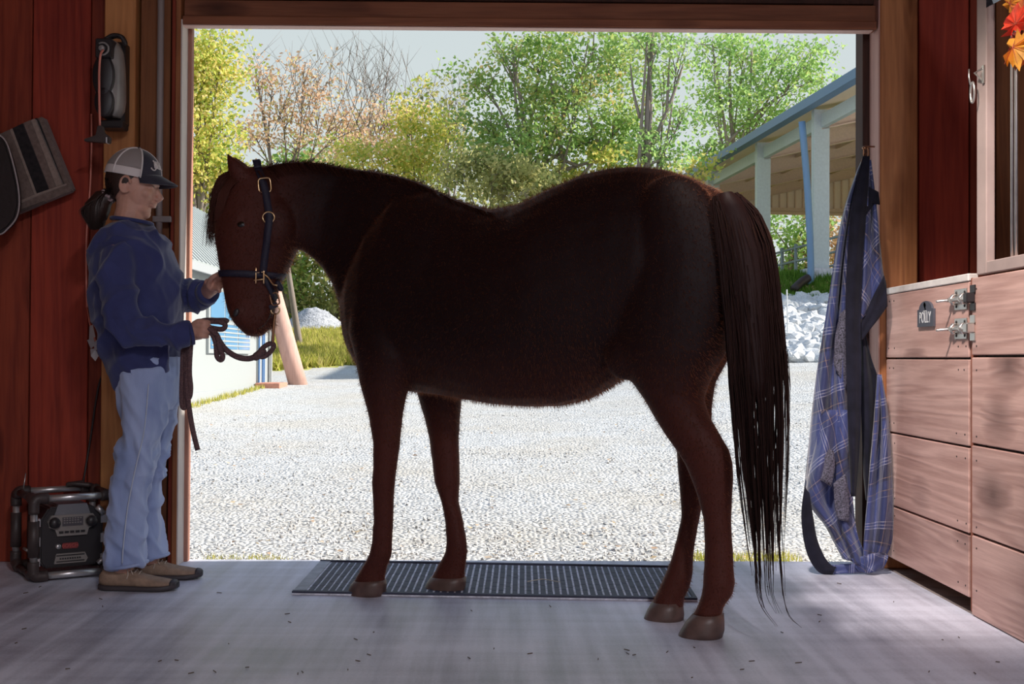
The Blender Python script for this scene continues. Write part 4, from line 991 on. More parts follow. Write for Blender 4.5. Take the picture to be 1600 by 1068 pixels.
tube(b, crv([q+Vector((.012, 0, .006)), q+Vector((.028, 0, -.006)), q+Vector((.045, -.004, -.03)), q+Vector((.062, -.004, -.034))], 3), .0032, 8)
obj('square_fitting', b, M['brass'], halter, True)
b = B(); q = at(434, 442, HY-.045); tube(b, [q, q+Vector((.012, 0, -.02))], .010, 10, dome=True); obj('strap_keeper', b, M['nylon'], halter, True)
sq_ring(426, 466, .030, .044, .003, M['bronze_clip'], 'adjuster', -14, .012)
b = B(); q = at(430, 484, HY-.03); ring_c = q
tube(b, [q+Vector((.016*math.cos(t), 0, .016*math.sin(t))) for t in np.linspace(0, 6.283, 17)], .003, 8, cap=False); obj('lead_ring', b, M['brass'], halter, True)
b = B(); box(b, -.016, .016, -.004, .004, -.009, .009, .002, Matrix.Translation(at(427, 478, HY-.034)) @ Matrix.Rotation(R(-25), 4, 'Y')); obj('keeper_loop', b, M['nylon'], halter)
# ------------------------------------------------------------ lead rope
def ropemat():
    m = bpy.data.materials.new('brown braided rope'); m.use_nodes = True; t = m.node_tree; N = t.nodes; L = t.links; b = N['Principled BSDF']
    g = N.new('ShaderNodeTexCoord'); v = N.new('ShaderNodeTexVoronoi'); v.inputs['Scale'].default_value = 160; L.new(g.outputs['Object'], v.inputs[0])
    r = N.new('ShaderNodeMix'); r.data_type = 'RGBA'; r.inputs[6].default_value = (.06, .03, .04, 1); r.inputs[7].default_value = (.17, .09, .085, 1); L.new(v.outputs['Distance'], r.inputs[0]); L.new(r.outputs[2], b.inputs['Base Color'])
    b.inputs['Roughness'].default_value = .8; bp = N.new('ShaderNodeBump'); bp.inputs['Strength'].default_value = .7; bp.inputs['Distance'].default_value = .003; L.new(v.outputs['Distance'], bp.inputs['Height']); L.new(bp.outputs[0], b.inputs['Normal']); return m
M['rope'] = ropemat()
NHY = 4.36      # depth of the near hand
lead = thing('lead_rope', 'brown braided lead rope looping from halter to the hand and hanging in coils', 'rope', at(312, 515, NHY))
def rp(px_pts, Y0, Y1, r, name='rope', k=6):
    n = len(px_pts); pts = [at(x, y, Y0+(Y1-Y0)*i/(n-1)) for i, (x, y) in enumerate(px_pts)]; b = B(); tube(b, crv(pts, k), r, 12, dome=False); return obj(name, b, M['rope'] if name != 'clip_strap' else M['bronze_clip'], lead, True)
RYC = HY-.03
rp([(430, 490), (428, 505), (427, 520), (426, 538)], RYC, RYC, .0055, 'clip_strap')
rp([(426, 536), (418, 538), (408, 546), (404, 555), (412, 557), (422, 550), (428, 540), (424, 535)], RYC-.01, RYC+.004, .009, 'loop')
b = B(); tube(b, [at(410, 550, RYC), at(400, 557, RYC-.005)], [.016, .015], 12, dome=True); obj('whipping', b, M['rope'], lead, True)
rp([(402, 556), (388, 560), (370, 557), (352, 545), (340, 528), (330, 514), (318, 506), (306, 510)], RYC-.005, NHY, .0105)
rp([(308, 504), (325, 502), (345, 503), (352, 508), (347, 514), (330, 512), (312, 508)], NHY+.02, NHY+.02, .0095)
rp([(310, 508), (328, 514), (340, 525), (342, 540), (348, 556), (345, 562), (339, 556), (337, 535), (330, 520), (316, 512)], NHY-.015, NHY+.0, .0095)
rp([(310, 504), (320, 500), (340, 500), (352, 500), (356, 503)], NHY+.03, NHY+.05, .009)
rp([(304, 512), (292, 520), (287, 540), (285, 580), (284, 615), (285, 634), (289, 636), (291, 625), (290, 580), (292, 540), (298, 520)], NHY+.05, NHY+.04, .0095)
rp([(302, 514), (298, 540), (296, 580), (298, 605), (296, 620), (291, 618), (290, 590), (293, 550)], NHY+.02, NHY+.05, .0095)
rp([(306, 515), (298, 530), (294, 560), (292, 600), (296, 640), (302, 675), (309, 703)], NHY+.035, NHY+.03, .0095)
# ------------------------------------------------------------ the woman
def fabric(name, a, b_, scale=6, rough=.85, weave=300, sheen=.3, stretch=(1, 1, 1)):
    m = bpy.data.materials.new(name); m.use_nodes = True; t = m.node_tree; N = t.nodes; L = t.links; b = N['Principled BSDF']
    g = N.new('ShaderNodeTexCoord'); mp = N.new('ShaderNodeMapping'); mp.inputs['Scale'].default_value = stretch; L.new(g.outputs['Object'], mp.inputs[0])
    n = N.new('ShaderNodeTexNoise'); n.inputs['Scale'].default_value = scale; n.inputs['Detail'].default_value = 5; L.new(mp.outputs[0], n.inputs[0])
    mr = N.new('ShaderNodeMapRange'); mr.inputs[1].default_value = .35; mr.inputs[2].default_value = .65; L.new(n.outputs[0], mr.inputs[0])
    mx = N.new('ShaderNodeMix'); mx.data_type = 'RGBA'; mx.inputs[6].default_value = (*a, 1); mx.inputs[7].default_value = (*b_, 1); L.new(mr.outputs[0], mx.inputs[0])
    L.new(mx.outputs[2], b.inputs['Base Color']); b.inputs['Roughness'].default_value = rough; b.inputs['Specular IOR Level'].default_value = .2
    b.inputs['Sheen Weight'].default_value = sheen
    n2 = N.new('ShaderNodeTexNoise'); n2.inputs['Scale'].default_value = weave; L.new(mp.outputs[0], n2.inputs[0])
    bp = N.new('ShaderNodeBump'); bp.inputs['Strength'].default_value = .3; bp.inputs['Distance'].default_value = .002; L.new(n2.outputs[0], bp.inputs['Height']); L.new(bp.outputs[0], b.inputs['Normal'])
    return m
M['skin'] = mat('skin', (.58, .31, .23), .5, noise_amt=.1, noise_scale=30)
M['skin'].node_tree.nodes['Principled BSDF'].inputs['Subsurface Weight'].default_value = .12
M['skin'].node_tree.nodes['Principled BSDF'].inputs['Subsurface Radius'].default_value = (.01, .004, .002)
M['navy'] = fabric('navy sweatshirt', (.032, .036, .115), (.050, .060, .175), 5, sheen=.25)
M['denim'] = fabric('light blue denim', (.23, .30, .53), (.40, .48, .72), 7, stretch=(1, 1, .35))
M['hair'] = mat('dark brown hair', (.035, .018, .014), .4, bump=.3, bump_scale=200)
M['suede'] = mat('tan suede', (.30, .20, .14), .8, noise_amt=.2, noise_scale=40, bump=.2, bump_scale=200)
M['sole'] = mat('dark rubber sole', (.05, .04, .045), .6)
M['lace'] = mat('pale laces', (.5, .4, .33), .8)
PY = 4.56
px0 = at(225, 905, PY); person = thing('person', 'woman in navy sweatshirt, light jeans and trucker cap holding the lead rope', 'person', (at(225, 905, PY).x, PY, 0))
def P3(x, y, Y=PY): return at(x, y, Y)
HT_A = R(11)
HC = P3(209, 280)
HF = Vector((math.cos(HT_A), 0, -math.sin(HT_A))); HU = Vector((math.sin(HT_A), 0, math.cos(HT_A))); HS = Vector((0, -1, 0))
HM = Matrix((HF, HS, HU)).transposed()
def hd(f, s, u): return HC + HF*f + HS*s + HU*u
bb = B()
def he(f, s, u, a, b_, c, rot=0): ell(bb, hd(f, s, u), a, b_, c, HM @ Matrix.Rotation(R(rot), 3, 'Y'), 24, 16)
he(-.004, 0, .0, .095, .074, .100); he(.030, 0, -.040, .066, .062, .082); he(.040, 0, -.098, .047, .046, .034, 20); he(.066, 0, -.119, .022, .023, .020)
he(.078, 0, -.005, .018, .044, .012); he(.066, 0, .02, .018, .045, .03)
tube(bb, [hd(.084, 0, -.008), hd(.098, 0, -.030), hd(.115, 0, -.051), hd(.105, 0, -.061)], [(.009, .009), (.009, .009), (.011, .011), (.008, .010)], 12, dome=True)
for s in (-1, 1):
    he(.098, s*.011, -.056, .010, .008, .008); he(.058, s*.036, -.045, .030, .022, .024); he(.079, s*.030, -.019, .012, .015, .009)
    # ear
    pe = [hd(-.004+.019*math.cos(t), s*(.074+.006*math.cos(t*.5)), -.030+.030*math.sin(t)) for t in np.linspace(.2, 5.6, 14)]
    tube(bb, pe, .0048, 8); he(-.008, s*.071, -.034, .014, .006, .022)
he(.092, 0, -.076, .012, .022, .006); he(.090, 0, -.086, .012, .020, .0065); he(.084, 0, -.069, .012, .022, .010)
tube(bb, [P3(199, 372), P3(200, 352), P3(205, 328), P3(208, 300)], [(.05, .05), (.060, .058), (.056, .054), (.06, .055)], 20)
# trunk under the clothes
def slabs(bm, rows, Y0=PY, n=28, ex=2.3, sh=0):
    rs = []
    for (a, c, hw) in rows:
        A_, C_ = at(*a, Y0), at(*c, Y0); u = C_-A_; w_ = u.length/2-sh; u.normalize(); rs.append(ring(bm, (A_+C_)/2, u, Vector((0, 1, 0)), w_, hw-sh, n, ex))
    skin_rings(bm, rs)
TOR = [((176, 346), (238, 352), .075), ((160, 358), (256, 362), .14), ((148, 382), (268, 386), .19), ((142, 415), (278, 413), .195), ((142, 455), (284, 450), .19), ((149, 498), (287, 488), .18), ((161, 545), (286, 525), .175), ((175, 585), (286, 556), .175), ((184, 610), (284, 576), .175)]
slabs(bb, TOR[2:], sh=.026)
NL = [((190, 575), (262, 575), .085), ((192, 640), (262, 630), .085), ((190, 680), (257, 670), .08), ((182, 715), (246, 715), .072), ((178, 747), (237, 745), .07), ((170, 790), (230, 790), .068), ((165, 830), (229, 830), .068), ((163, 862), (229, 860), .07), ((166, 888), (229, 880), .074)]
FL = [((212, 575), (284, 570), .085), ((214, 630), (280, 625), .085), ((212, 680), (273, 670), .08), ((210, 715), (263, 712), .072), ((204, 755), (254, 755), .068), ((201, 800), (253, 800), .066), ((206, 840), (256, 840), .066), ((212, 874), (262, 868), .07)]
YN, YFr = 4.46, 4.67
PEL = [((184, 570), (285, 555), .165), ((187, 600), (284, 585), .17), ((190, 635), (279, 618), .165), ((194, 655), (274, 640), .12)]
slabs(bb, [(a, c, h) for a, c, h in PEL], sh=.016)
tube(bb, [P3(226, 600, YN+.02), P3(222, 690, YN), P3(206, 760, YN), P3(196, 840, YN), P3(192, 893, YN)], [.07, .05, .045, .042, .036], 16)
tube(bb, [P3(246, 600, YFr-.02), P3(238, 700, YFr), P3(228, 760, YFr), P3(230, 830, YFr), P3(234, 880, YFr)], [.07, .05, .045, .042, .036], 16)
# arms
NARM = [P3(186, 392, 4.40), P3(182, 430, 4.36), P3(188, 475, 4.34), P3(205, 515, 4.33), P3(240, 522, 4.33), P3(272, 522, 4.34), P3(298, 521, 4.355)]
FARM = [P3(222, 392, 4.70), P3(236, 420, 4.76), P3(252, 448, 4.78), P3(280, 462, 4.73), P3(303, 463, 4.66), P3(322, 458, 4.60)]
tube(bb, crv(NARM, 3), [.05-.024*i/18 for i in range(19)], 14)
tube(bb, crv(FARM, 3), [.05-.024*i/15 for i in range(16)], 14)
# hands: palm + five bent fingers
def finger(pts, r0, r1): tube(bb, crv(pts, 3), [r0+(r1-r0)*i/(3*(len(pts)-1)) for i in range(3*(len(pts)-1)+1)], 10, dome=True)
# near hand, a loose fist round the rope at (312,512)
c = P3(309, 515, NHY); YH = NHY
tube(bb, [P3(294, 521, YH), P3(302, 519, YH), P3(311, 516, YH), P3(316, 514, YH)], [(.025, .020), (.030, .020), (.034, .019), (.026, .016)], 16)
for i, (dy, L_) in enumerate(((-.030, 1.0), (-.012, 1.06), (.006, 1.0), (.023, .85))):
    # knuckles stacked downwards, fingers curl forward then back towards the palm
    k0 = P3(309, 515, YH)+Vector((.004, -.014, -dy*.95)); q = L_
    finger([k0, k0+Vector((.024*q, -.010, .000)), k0+Vector((.036*q, .010, -.002)), k0+Vector((.026*q, .032, -.003)), k0+Vector((.008*q, .030, -.003))], .0095, .0072)
k0 = P3(303, 510, YH)+Vector((0, -.008, .006)); finger([k0, k0+Vector((.020, -.012, .012)), k0+Vector((.040, -.010, .012)), k0+Vector((.052, .002, .006))], .0115, .008)
# far hand, fingers up at the horse's nose
YH = 4.50
w_ = P3(322, 458, 4.58)
tube(bb, [P3(320, 460, 4.60), P3(325, 454, 4.55), P3(330, 447, YH), P3(334, 440, YH)], [(.025, .022), (.029, .019), (.034, .017), (.028, .014)], 16)
for i, (a, b_, cc, d_) in enumerate((((333, 436), (337, 430), (343, 427), (348, 428)), ((335, 441), (341, 435), (346, 433), (349, 436)), ((335, 447), (342, 443), (346, 443), (347, 447)), ((333, 453), (339, 451), (343, 452), (343, 455)))):
    yy = YH-.005; finger([P3(*a, yy), P3(*b_, yy-.022), P3(*cc, yy-.034), P3(*d_, yy-.028)], .0095, .0075)
finger([P3(326, 446, YH-.01), P3(328, 438, YH-.03), P3(333, 432, YH-.045), P3(339, 429, YH-.05)], .011, .008)
bme = remesh(bb, .0034, 3)
mesh_obj('body', bme, M['skin'], person)
# eyes
for s in (-1, 1):
    b = B(); ell(b, hd(.079, s*.030, -.019), .0115, .0115, .0095); obj('eye', b, M['eye'], person, True)
# sweatshirt
sb = B(); slabs(sb, [(a, c, h) for a, c, h in TOR[1:]]+[((190, 614), (285, 575), .172)])
tube(sb, [P3(196, 378, PY-.1), P3(188, 392, 4.40)], [.08, .065], 14); tube(sb, [P3(215, 378, PY+.1), P3(224, 392, 4.70)], [.08, .065], 14)
slabs(sb, [((176, 345), (236, 352), .078), ((168, 352), (246, 358), .11), ((158, 366), (256, 370), .15)])
na = crv(NARM, 3); tube(sb, na, [(.068, .066), (.07, .066), (.072, .066), (.07, .064), (.07, .062), (.07, .062), (.068, .06), (.066, .058), (.064, .056), (.062, .054), (.060, .052), (.058, .05), (.056, .048), (.054, .047), (.053, .046), (.052, .045), (.051, .044), (.050, .044), (.046, .042)], 18)
fa = crv(FARM, 3); tube(sb, fa, [.066]*10+[.066, .066, .064, .062, .058, .05], 18)
sme = remesh(sb, .006, 6)
CUFX = at(284, 520, 4.35).x
def wr(c):
    a = noise.noise(Vector((c.x*9+c.z*5, c.y*6, c.z*7))); r_ = 1-abs(noise.noise(Vector((c.x*5-c.z*6, c.y*5, c.z*4+c.x*7)))*2)
    arm = 1.0
    if c.z < at(200, 500, PY).z and c.z > at(200, 560, PY).z: arm = 1.5
    f2 = 1-abs(noise.noise(Vector((c.x*13+c.z*9, c.y*9, c.z*6-c.x*6+4)))*2.2)
    if c.x > CUFX: arm *= .2; a *= .2; f2 = .7
    return a*.006 + (max(r_, .5)-.75)*.030*arm + (max(f2, .5)-.75)*.007*arm
displace(sme, wr)
mesh_obj('sweatshirt', sme, M['navy'], person)
b = B(); tube(b, [P3(296, 521, 4.353), P3(301, 520, 4.357)], [(.044, .040), (.042, .038)], 20); obj('cuff', b, M['navy'], person, True)
b = B(); tube(b, [P3(322, 459, 4.602), P3(327, 455, 4.58)], [(.048, .046), (.043, .042)], 20); obj('cuff', b, M['navy'], person, True)
# collar
b = B(); pts = []
for t in np.linspace(0, 2*math.pi, 25): pts.append(P3(206, 347)+Vector((.073*math.cos(t), .068*math.sin(t), -.010*math.cos(t)+.004)))
tube(b, pts, .008, 8, cap=False); obj('collar', b, M['navy'], person, True)
# jeans
jb = B(); slabs(jb, PEL); slabs(jb, NL, YN); slabs(jb, FL, YFr)
jme = remesh(jb, .006, 5)
def wj(c):
    zk = c.z; amp = .5+1.0*math.exp(-((zk-at(200, 720, PY).z)/.14)**2)+.9*math.exp(-((zk-.1)/.12)**2)
    r_ = 1-abs(noise.noise(Vector((c.x*7, c.y*7, c.z*9+c.x*6)))*2)
    f2 = 1-abs(noise.noise(Vector((c.x*14+c.z*5, c.y*14, c.z*5+7)))*2.2)
    return (noise.noise(Vector((c.x*8, c.y*8, c.z*5)))*.006+(max(r_, .45)-.7)*.020+(max(f2, .4)-.65)*.012)*amp
displace(jme, wj); mesh_obj('jeans', jme, M['denim'], person)
# side seam and hems
b = B(); sp = [P3(x, y, YN-.085-.004*(i % 2)) for i, (x, y) in enumerate(((232, 600), (229, 640), (224, 680), (212, 730), (200, 790), (193, 850), (191, 880)))]
tube(b, crv(sp, 5), .0022, 6); obj('side_seam', b, mat('pale seam stitching', (.50, .55, .66), .8), person, True)
for (rows, Yq, nm) in ((NL, YN, 'hem'), (FL, YFr, 'hem')):
    b = B(); a, c, h = rows[-1]; A_, C_ = at(*a, Yq), at(*c, Yq); u = (C_-A_); w2 = u.length/2; u.normalize()
    pts = [(A_+C_)/2+u*((w2+.001)*math.cos(t))+Vector((0, (h+.001)*math.sin(t), .006)) for t in np.linspace(0, 6.2832, 25)]
    tube(b, pts, .006, 8, cap=False); obj('hem', b, M['denim'], person, True)
# shoes
def shoe(dx, Y, yaw):
    st = [(0, .018, .062, .026), (.02, .012, .085, .036), (.05, .010, .088, .039), (.085, .010, .082, .040), (.12, .010, .072, .041), (.155, .010, .058, .044), (.19, .011, .049, .047), (.225, .012, .043, .046), (.255, .015, .038, .038), (.275, .020, .032, .022)]
    x0 = at(157, 915, 4.46).x + dx; Mx = Matrix.Translation((x0, Y, 0)) @ Matrix.Rotation(yaw, 4, 'Z')
    b = B(); skin_rings(b, [ring(b, Vector((x, 0, (a+t)/2)), Vector((0, 0, 1)), Vector((0, 1, 0)), (t-a)/2, w_, 24, 2.5) for x, a, t, w_ in st]); b.transform(Mx); s_ = obj('shoe', b, M['suede'], person, True)
    b = B(); skin_rings(b, [ring(b, Vector((x, 0, .010+lift)), Vector((0, 0, 1)), Vector((0, 1, 0)), .011, w_+.003, 24, 4) for (x, a, t, w_), lift in zip([(-.003, 0, 0, .024)]+st[1:-1]+[(.282, 0, 0, .022)], (.004, 0, 0, 0, 0, 0, 0, .001, .004, .010))]); b.transform(Mx); obj('sole', b, M['sole'], s_, True)
    b = B()   # toe cap
    skin_rings(b, [ring(b, Vector((x, 0, z)), Vector((0, 0, 1)), Vector((0, 1, 0)), h, w_, 20, 2.4) for x, z, h, w_ in ((.262, .026, .014, .037), (.272, .026, .013, .030), (.282, .025, .010, .018))]); b.transform(Mx); obj('toe_cap', b, M['sole'], s_, True)
    b = B()   # collar, tongue and laces
    tube(b, [Vector((.052+.040*math.cos(t), .030*math.sin(t), .087-.004*math.cos(t))) for t in np.linspace(0, 6.283, 21)], .006, 8, cap=False); b.transform(Mx); obj('shoe_collar', b, M['suede'], s_, True)
    b = B()
    for k in range(4):
        x = .098+k*.015; z = .083-k*.0055; tube(b, crv([Vector((x, -.022, z-.010)), Vector((x+.004, 0, z+.002)), Vector((x, .022, z-.010))], 3), .0022, 6)
    tube(b, crv([Vector((.10, -.01, .084)), Vector((.105, -.030, .082)), Vector((.112, -.038, .064)), Vector((.108, -.041, .045))], 4), .0020, 6)
    tube(b, crv([Vector((.10, -.008, .084)), Vector((.118, -.028, .078)), Vector((.13, -.040, .062))], 4), .0020, 6)
    b.transform(Mx); obj('laces', b, M['lace'], s_, True)
shoe(0, 4.47, R(-3)); shoe(.030, 4.68, R(3))
# hair: shell under the cap and ponytail
b = B(); ell(b, hd(-.012, 0, -.006), .092, .079, .098, HM, 24, 16)
bmesh.ops.bisect_plane(b, geom=b.verts[:]+b.edges[:]+b.faces[:], plane_co=hd(-.002, 0, -.03), plane_no=(HF*.75-HU*.55), clear_outer=True)
obj('hair', b, M['hair'], person, True)
curves = []
PT0 = P3(172, 300, PY)
for k in range(420):
    a0 = hd(-.075+random.uniform(-.01, .03), random.gauss(0, .03), -.045+random.uniform(-.03, .03)); e1 = PT0+Vector((random.gauss(0, .010), random.gauss(0, .012), random.gauss(0, .012)))
    curves.append(crv([a0, e1], 3))
for k in range(900):
    u = max(-1.6, min(1.6, random.gauss(0, 1))); v = random.gauss(0, 1); l = random.uniform(.75, 1.05); e1 = PT0+Vector((u*.008, v*.010, u*.006))
    m1 = P3(152, 318)+Vector((u*.020, v*.022, u*.012)); m2 = P3(146, 336)+Vector((u*.021, v*.02, 0)); m3 = P3(148, 334+24*l)+Vector((u*.012+abs(u)*.004, v*.012, 0))
    curves.append(crv([e1, m1, m2, m3], 4))
strands(curves, .0026, 'ponytail', M['hair'], person)
b = B(); tube(b, [P3(176, 302), P3(162, 310), P3(152, 325), P3(150, 342), P3(152, 352)], [.020, .038, .048, .040, .014], 14, dome=True); obj('ponytail_core', b, M['hair'], person, True)
b = B(); ax_ = (P3(160, 314)-P3(174, 302)).normalized(); u, v = frame_of(ax_); ctr = P3(169, 306)
tube(b, [ctr+u*(.024*math.cos(t))+v*(.026*math.sin(t))+ax_*(.004*math.sin(t*6)) for t in np.linspace(0, 6.283, 31)], .0085, 8, cap=False); obj('scrunchie', b, mat('patterned scrunchie', (.30, .22, .22), .8, noise_amt=.9, noise_scale=90), person, True)
# cap: crown panels, mesh back, bill
M['cap_navy'] = fabric('black navy cap cloth', (.030, .028, .042), (.045, .042, .060), 20)
M['cap_mesh'] = mat('white cap mesh', (.50, .44, .42), .8, bump=.8, bump_scale=600)
M['cap_white'] = mat('white cap band', (.72, .66, .64), .8)
def capv(az, el, k=1.0):
    """az from the front, el 0 at the rim to 90 at the button"""
    a, e_ = R(az), R(el); rf = .106 if abs(az) > 90 else .106; f = math.cos(a)*math.cos(e_)*rf*k-.004; s = math.sin(a)*math.cos(e_)*.085*k; u = math.sin(e_)**.95*.112*k+.004
    return hd(f, s, u)
def cap_panel(name, az0, az1, mt, el0=0, el1=90, k=1.0, nn=10, parent=person):
    b = B(); g = [[b.verts.new(capv(az0+(az1-az0)*i/nn, el0+(el1-el0)*j/10, k)) for j in range(11)] for i in range(nn+1)]
    for i in range(nn):
        for j in range(10): b.faces.new((g[i][j], g[i+1][j], g[i+1][j+1], g[i][j+1]))
    bmesh.ops.remove_doubles(b, verts=b.verts, dist=1e-5); bmesh.ops.recalc_face_normals(b, faces=b.faces)
    bmesh.ops.solidify(b, geom=b.faces[:], thickness=.002)
    return obj(name, b, mt, parent, True)
cap = thing('cap', None, None); cap.parent = person; cap.location = HC-Vector(person.location)
cap_panel('front_panel', -62, 62, M['cap_navy'], parent=cap, nn=16)
for a0, a1 in ((62, 120), (120, 180), (180, 240), (240, 298)): cap_panel('mesh_panel', a0, a1, M['cap_mesh'], 14, 90, parent=cap)
cap_panel('mesh_band', 62, 298, M['cap_white'], 0, 15, 1.004, 24, parent=cap)
b = B()
for az in (62, 120, 180, 240, 298, 0):
    tube(b, [capv(az, e_, 1.012) for e_ in range(0, 91, 9)], (.0035 if az else .0015), 6)
obj('seam_tape', b, M['cap_white'], cap, True)
b = B(); ell(b, capv(0, 90, 1.02), .008, .008, .004); obj('button', b, M['cap_navy'], cap, True)
b = B(); g = []
for i in range(21):
    az = -66+132*i/20; r0 = capv(az, 15*max(0, math.cos(R(az*1.3)))**.7, 1.0); sd_ = math.sin(R(az)); fw = max(0, math.cos(R(az*1.33)))**.6*.078
    row = []
    for j in range(7):
        t = j/6; row.append(b.verts.new(r0+HF*(fw*t*.86)-HU*(fw*t*.30+.022*sd_*sd_*t+.002)))
    g.append(row)
for i in range(20):
    for j in range(6): b.faces.new((g[i][j], g[i+1][j], g[i+1][j+1], g[i][j+1]))
bmesh.ops.recalc_face_normals(b, faces=b.faces); bmesh.ops.solidify(b, geom=b.faces[:], thickness=.004)
obj('bill', b, M['cap_navy'], cap, True)
# embroidered mark on the cap front (a C-shaped arc with a small figure and letters)
b = B()
tube(b, [capv(34+9*math.cos(t), 30+11*math.sin(t), 1.02) for t in np.linspace(1.9, 5.6, 12)], .0026, 6)
for az, e0, e1 in ((30, 24, 36), (22, 24, 40), (17, 24, 40), (9, 24, 40), (2, 24, 40)): tube(b, [capv(az, e0, 1.02), capv(az-1, e1, 1.02)], .0022, 6)
for e_ in (25, 32, 39): tube(b, [capv(16, e_, 1.02), capv(12, e_, 1.02)], .0018, 6); tube(b, [capv(1, e_, 1.02), capv(-5, e_, 1.02)], .0018, 6)
obj('embroidery', b, M['cap_white'], cap, True)
# ------------------------------------------------------------ rubber mat under the horse
M['rubber'] = mat('blue black rubber', (.030, .032, .062), .65, noise_amt=.2)
M['dust'] = mat('dusty pale rubber', (.60, .60, .68), .8, noise_amt=.35, noise_scale=60)
c4 = [gnd(456, 929), gnd(1090, 940), gnd(1056, 888), gnd(501, 879)]
def bil(u, v): return (c4[0]*(1-u)+c4[1]*u)*(1-v)+(c4[3]*(1-u)+c4[2]*u)*v
rm_ = thing('rubber_mat', 'dark ribbed rubber mat lying across the doorway under the horse', 'mat', bil(.5, .5))
def quadslab(b, u0, u1, v0, v1, z0, z1):
    vs = []
    for z in (z0, z1):
        for u, v in ((u0, v0), (u1, v0), (u1, v1), (u0, v1)): p = bil(u, v); vs.append(b.verts.new((p.x, p.y, z)))
    for f in ((3,2,1,0),(4,5,6,7),(0,1,5,4),(1,2,6,5),(2,3,7,6),(3,0,4,7)): b.faces.new([vs[i] for i in f])
b = B(); quadslab(b, 0, 1, 0, 1, .001, .007); obj('base_sheet', b, M['dust'], rm_)
for nm, a in (('edge_strip', (0, 1, 0, .035)), ('edge_strip', (0, 1, .975, 1)), ('edge_strip', (.99, 1, .035, .975))):
    b = B(); quadslab(b, *a, .007, .014); obj(nm, b, M['rubber'], rm_)
b = B(); quadslab(b, 0, .03, .035, .975, .007, .011); obj('edge_strip', b, mat('pale dusty mat edge', (.36, .38, .42), .8, noise_amt=.2), rm_)
b = B(); n = 54
for i in range(n):
    u0 = .034+i*(.954-.0)/n
    vv = .05
    while vv < .95:
        L_ = random.choice([.11, .16, .22]); v1 = min(vv+L_, .96); quadslab(b, u0+.0020, u0+.954/n-.0028-random.uniform(0, .001), vv, v1-.008, .007, .0092); vv = v1
o = obj('rubber_rib', b, M['rubber'], rm_); o['kind'] = 'stuff'
# straw and debris on the floor
random.seed(5)
b = B()
for k in range(60):
    p = gnd(random.uniform(20, 1560), random.uniform(890, 1060)); a = random.uniform(0, 3.14); l = random.uniform(.002, .010)
    if p.x > 1.5: continue
    d = Vector((math.cos(a), math.sin(a), 0))*l; p.z = .0025; tube(b, [p-d, p+d+Vector((0, 0, .001))], .0014, 5)
o = obj('floor_debris', b, mat('dark straw bits', (.10, .07, .05), .9)); tag(o, 'scattered bits of straw and dirt on the concrete floor', 'debris', kind='stuff')
b = B(); tube(b, [gnd(824, 908, .017), gnd(848, 904, .018), gnd(876, 909, .017), gnd(872, 902, .02)], .0016, 5)
o = obj('straw', b, mat('pale straw', (.55, .5, .42), .8), base=gnd(850, 906, .014)); tag(o, 'bent piece of pale straw lying on the rubber mat', 'straw')

# ------------------------------------------------------------ jobsite radio in its roll cage
RO = gnd(52, 910); RO.z = 0
th = R(33); E1 = Vector((math.cos(th), math.sin(th), 0)); E2 = Vector((-math.sin(th), math.cos(th), 0)); E3 = Vector((0, 0, 1))
RMx = Matrix.Translation(RO) @ Matrix((E1, E2, E3)).transposed().to_4x4()
RW, RD, RH = .295, .31, .335
def rq(x, y, z): return RMx @ Vector((x, y, z))
radio = thing('jobsite_radio', 'black jobsite radio in a silver and black tube cage on the floor behind the woman', 'radio', rq(RW/2, RD/2, 0))
r_ = .014
for x in (.0, RW):
    for y in (.0, RD):
        b = B(); o1 = .02; tube(b, [rq(x, y, .05), rq(x, y, RH-.05)], r_, 14); po = obj('cage_post', b, M['silver'], radio, True)
        b = B(); tube(b, [rq(x, y, .095), rq(x, y, RH-.105)], r_*1.45, 14); obj('grip', b, M['dark_brown_rubber'], po, True)
        for z, s in ((.022, -1), (RH-.022, 1)):
            b = B(); sx = 1 if x == 0 else -1; sy = 1 if y == 0 else -1
            tube(b, crv([rq(x, y, z-s*.055), rq(x, y, z-s*.02), rq(x+sx*.012, y, z+s*.0), rq(x+sx*.05, y, z)], 4), r_*1.5, 12); tube(b, [rq(x, y+sy*.0, z-s*.012), rq(x, y+sy*.05, z)], r_*1.5, 12, dome=True)
            obj('corner_elbow', b, M['dark_brown_rubber'], radio, True)
for z in (.022, RH-.022):
    for y in (0, RD):
        b = B(); tube(b, [rq(.045, y, z), rq(RW-.045, y, z)], r_*.95, 14); obj('cage_rail', b, M['silver'], radio, True)
    for x in (0, RW):
        b = B(); tube(b, [rq(x, .045, z), rq(x, RD-.045, z)], r_*.95, 14); obj('cage_rail', b, M['dark_brown_rubber'], radio, True)
def prof(b, pts, y0, y1, inset=0):
    a = [b.verts.new(rq(x, y0, z)) for x, z in pts]; c = [b.verts.new(rq(x, y1, z)) for x, z in pts]; n = len(pts)
    b.faces.new(a); b.faces.new(c[::-1])
    for i in range(n): b.faces.new((a[(i+1) % n], a[i], c[i], c[(i+1) % n]))
    bmesh.ops.recalc_face_normals(b, faces=b.faces)
b = B(); prof(b, [(.045, .045), (.24, .045), (.262, .07), (.262, .225), (.225, .275), (.06, .275), (.028, .225), (.028, .07)], .025, .25)
bmesh.ops.bevel(b, geom=b.edges[:], offset=.006, segments=2, affect='EDGES'); obj('housing', b, M['black_plastic'], radio)
b = B(); prof(b, [(.075, .235), (.215, .235), (.198, .285), (.092, .285)], .018, .20); obj('top_shell', b, mat('dark silver plastic', (.20, .20, .22), .4, .3), radio)
M['panel_silver'] = mat('bronze silver panel', (.30, .27, .25), .4, .4)
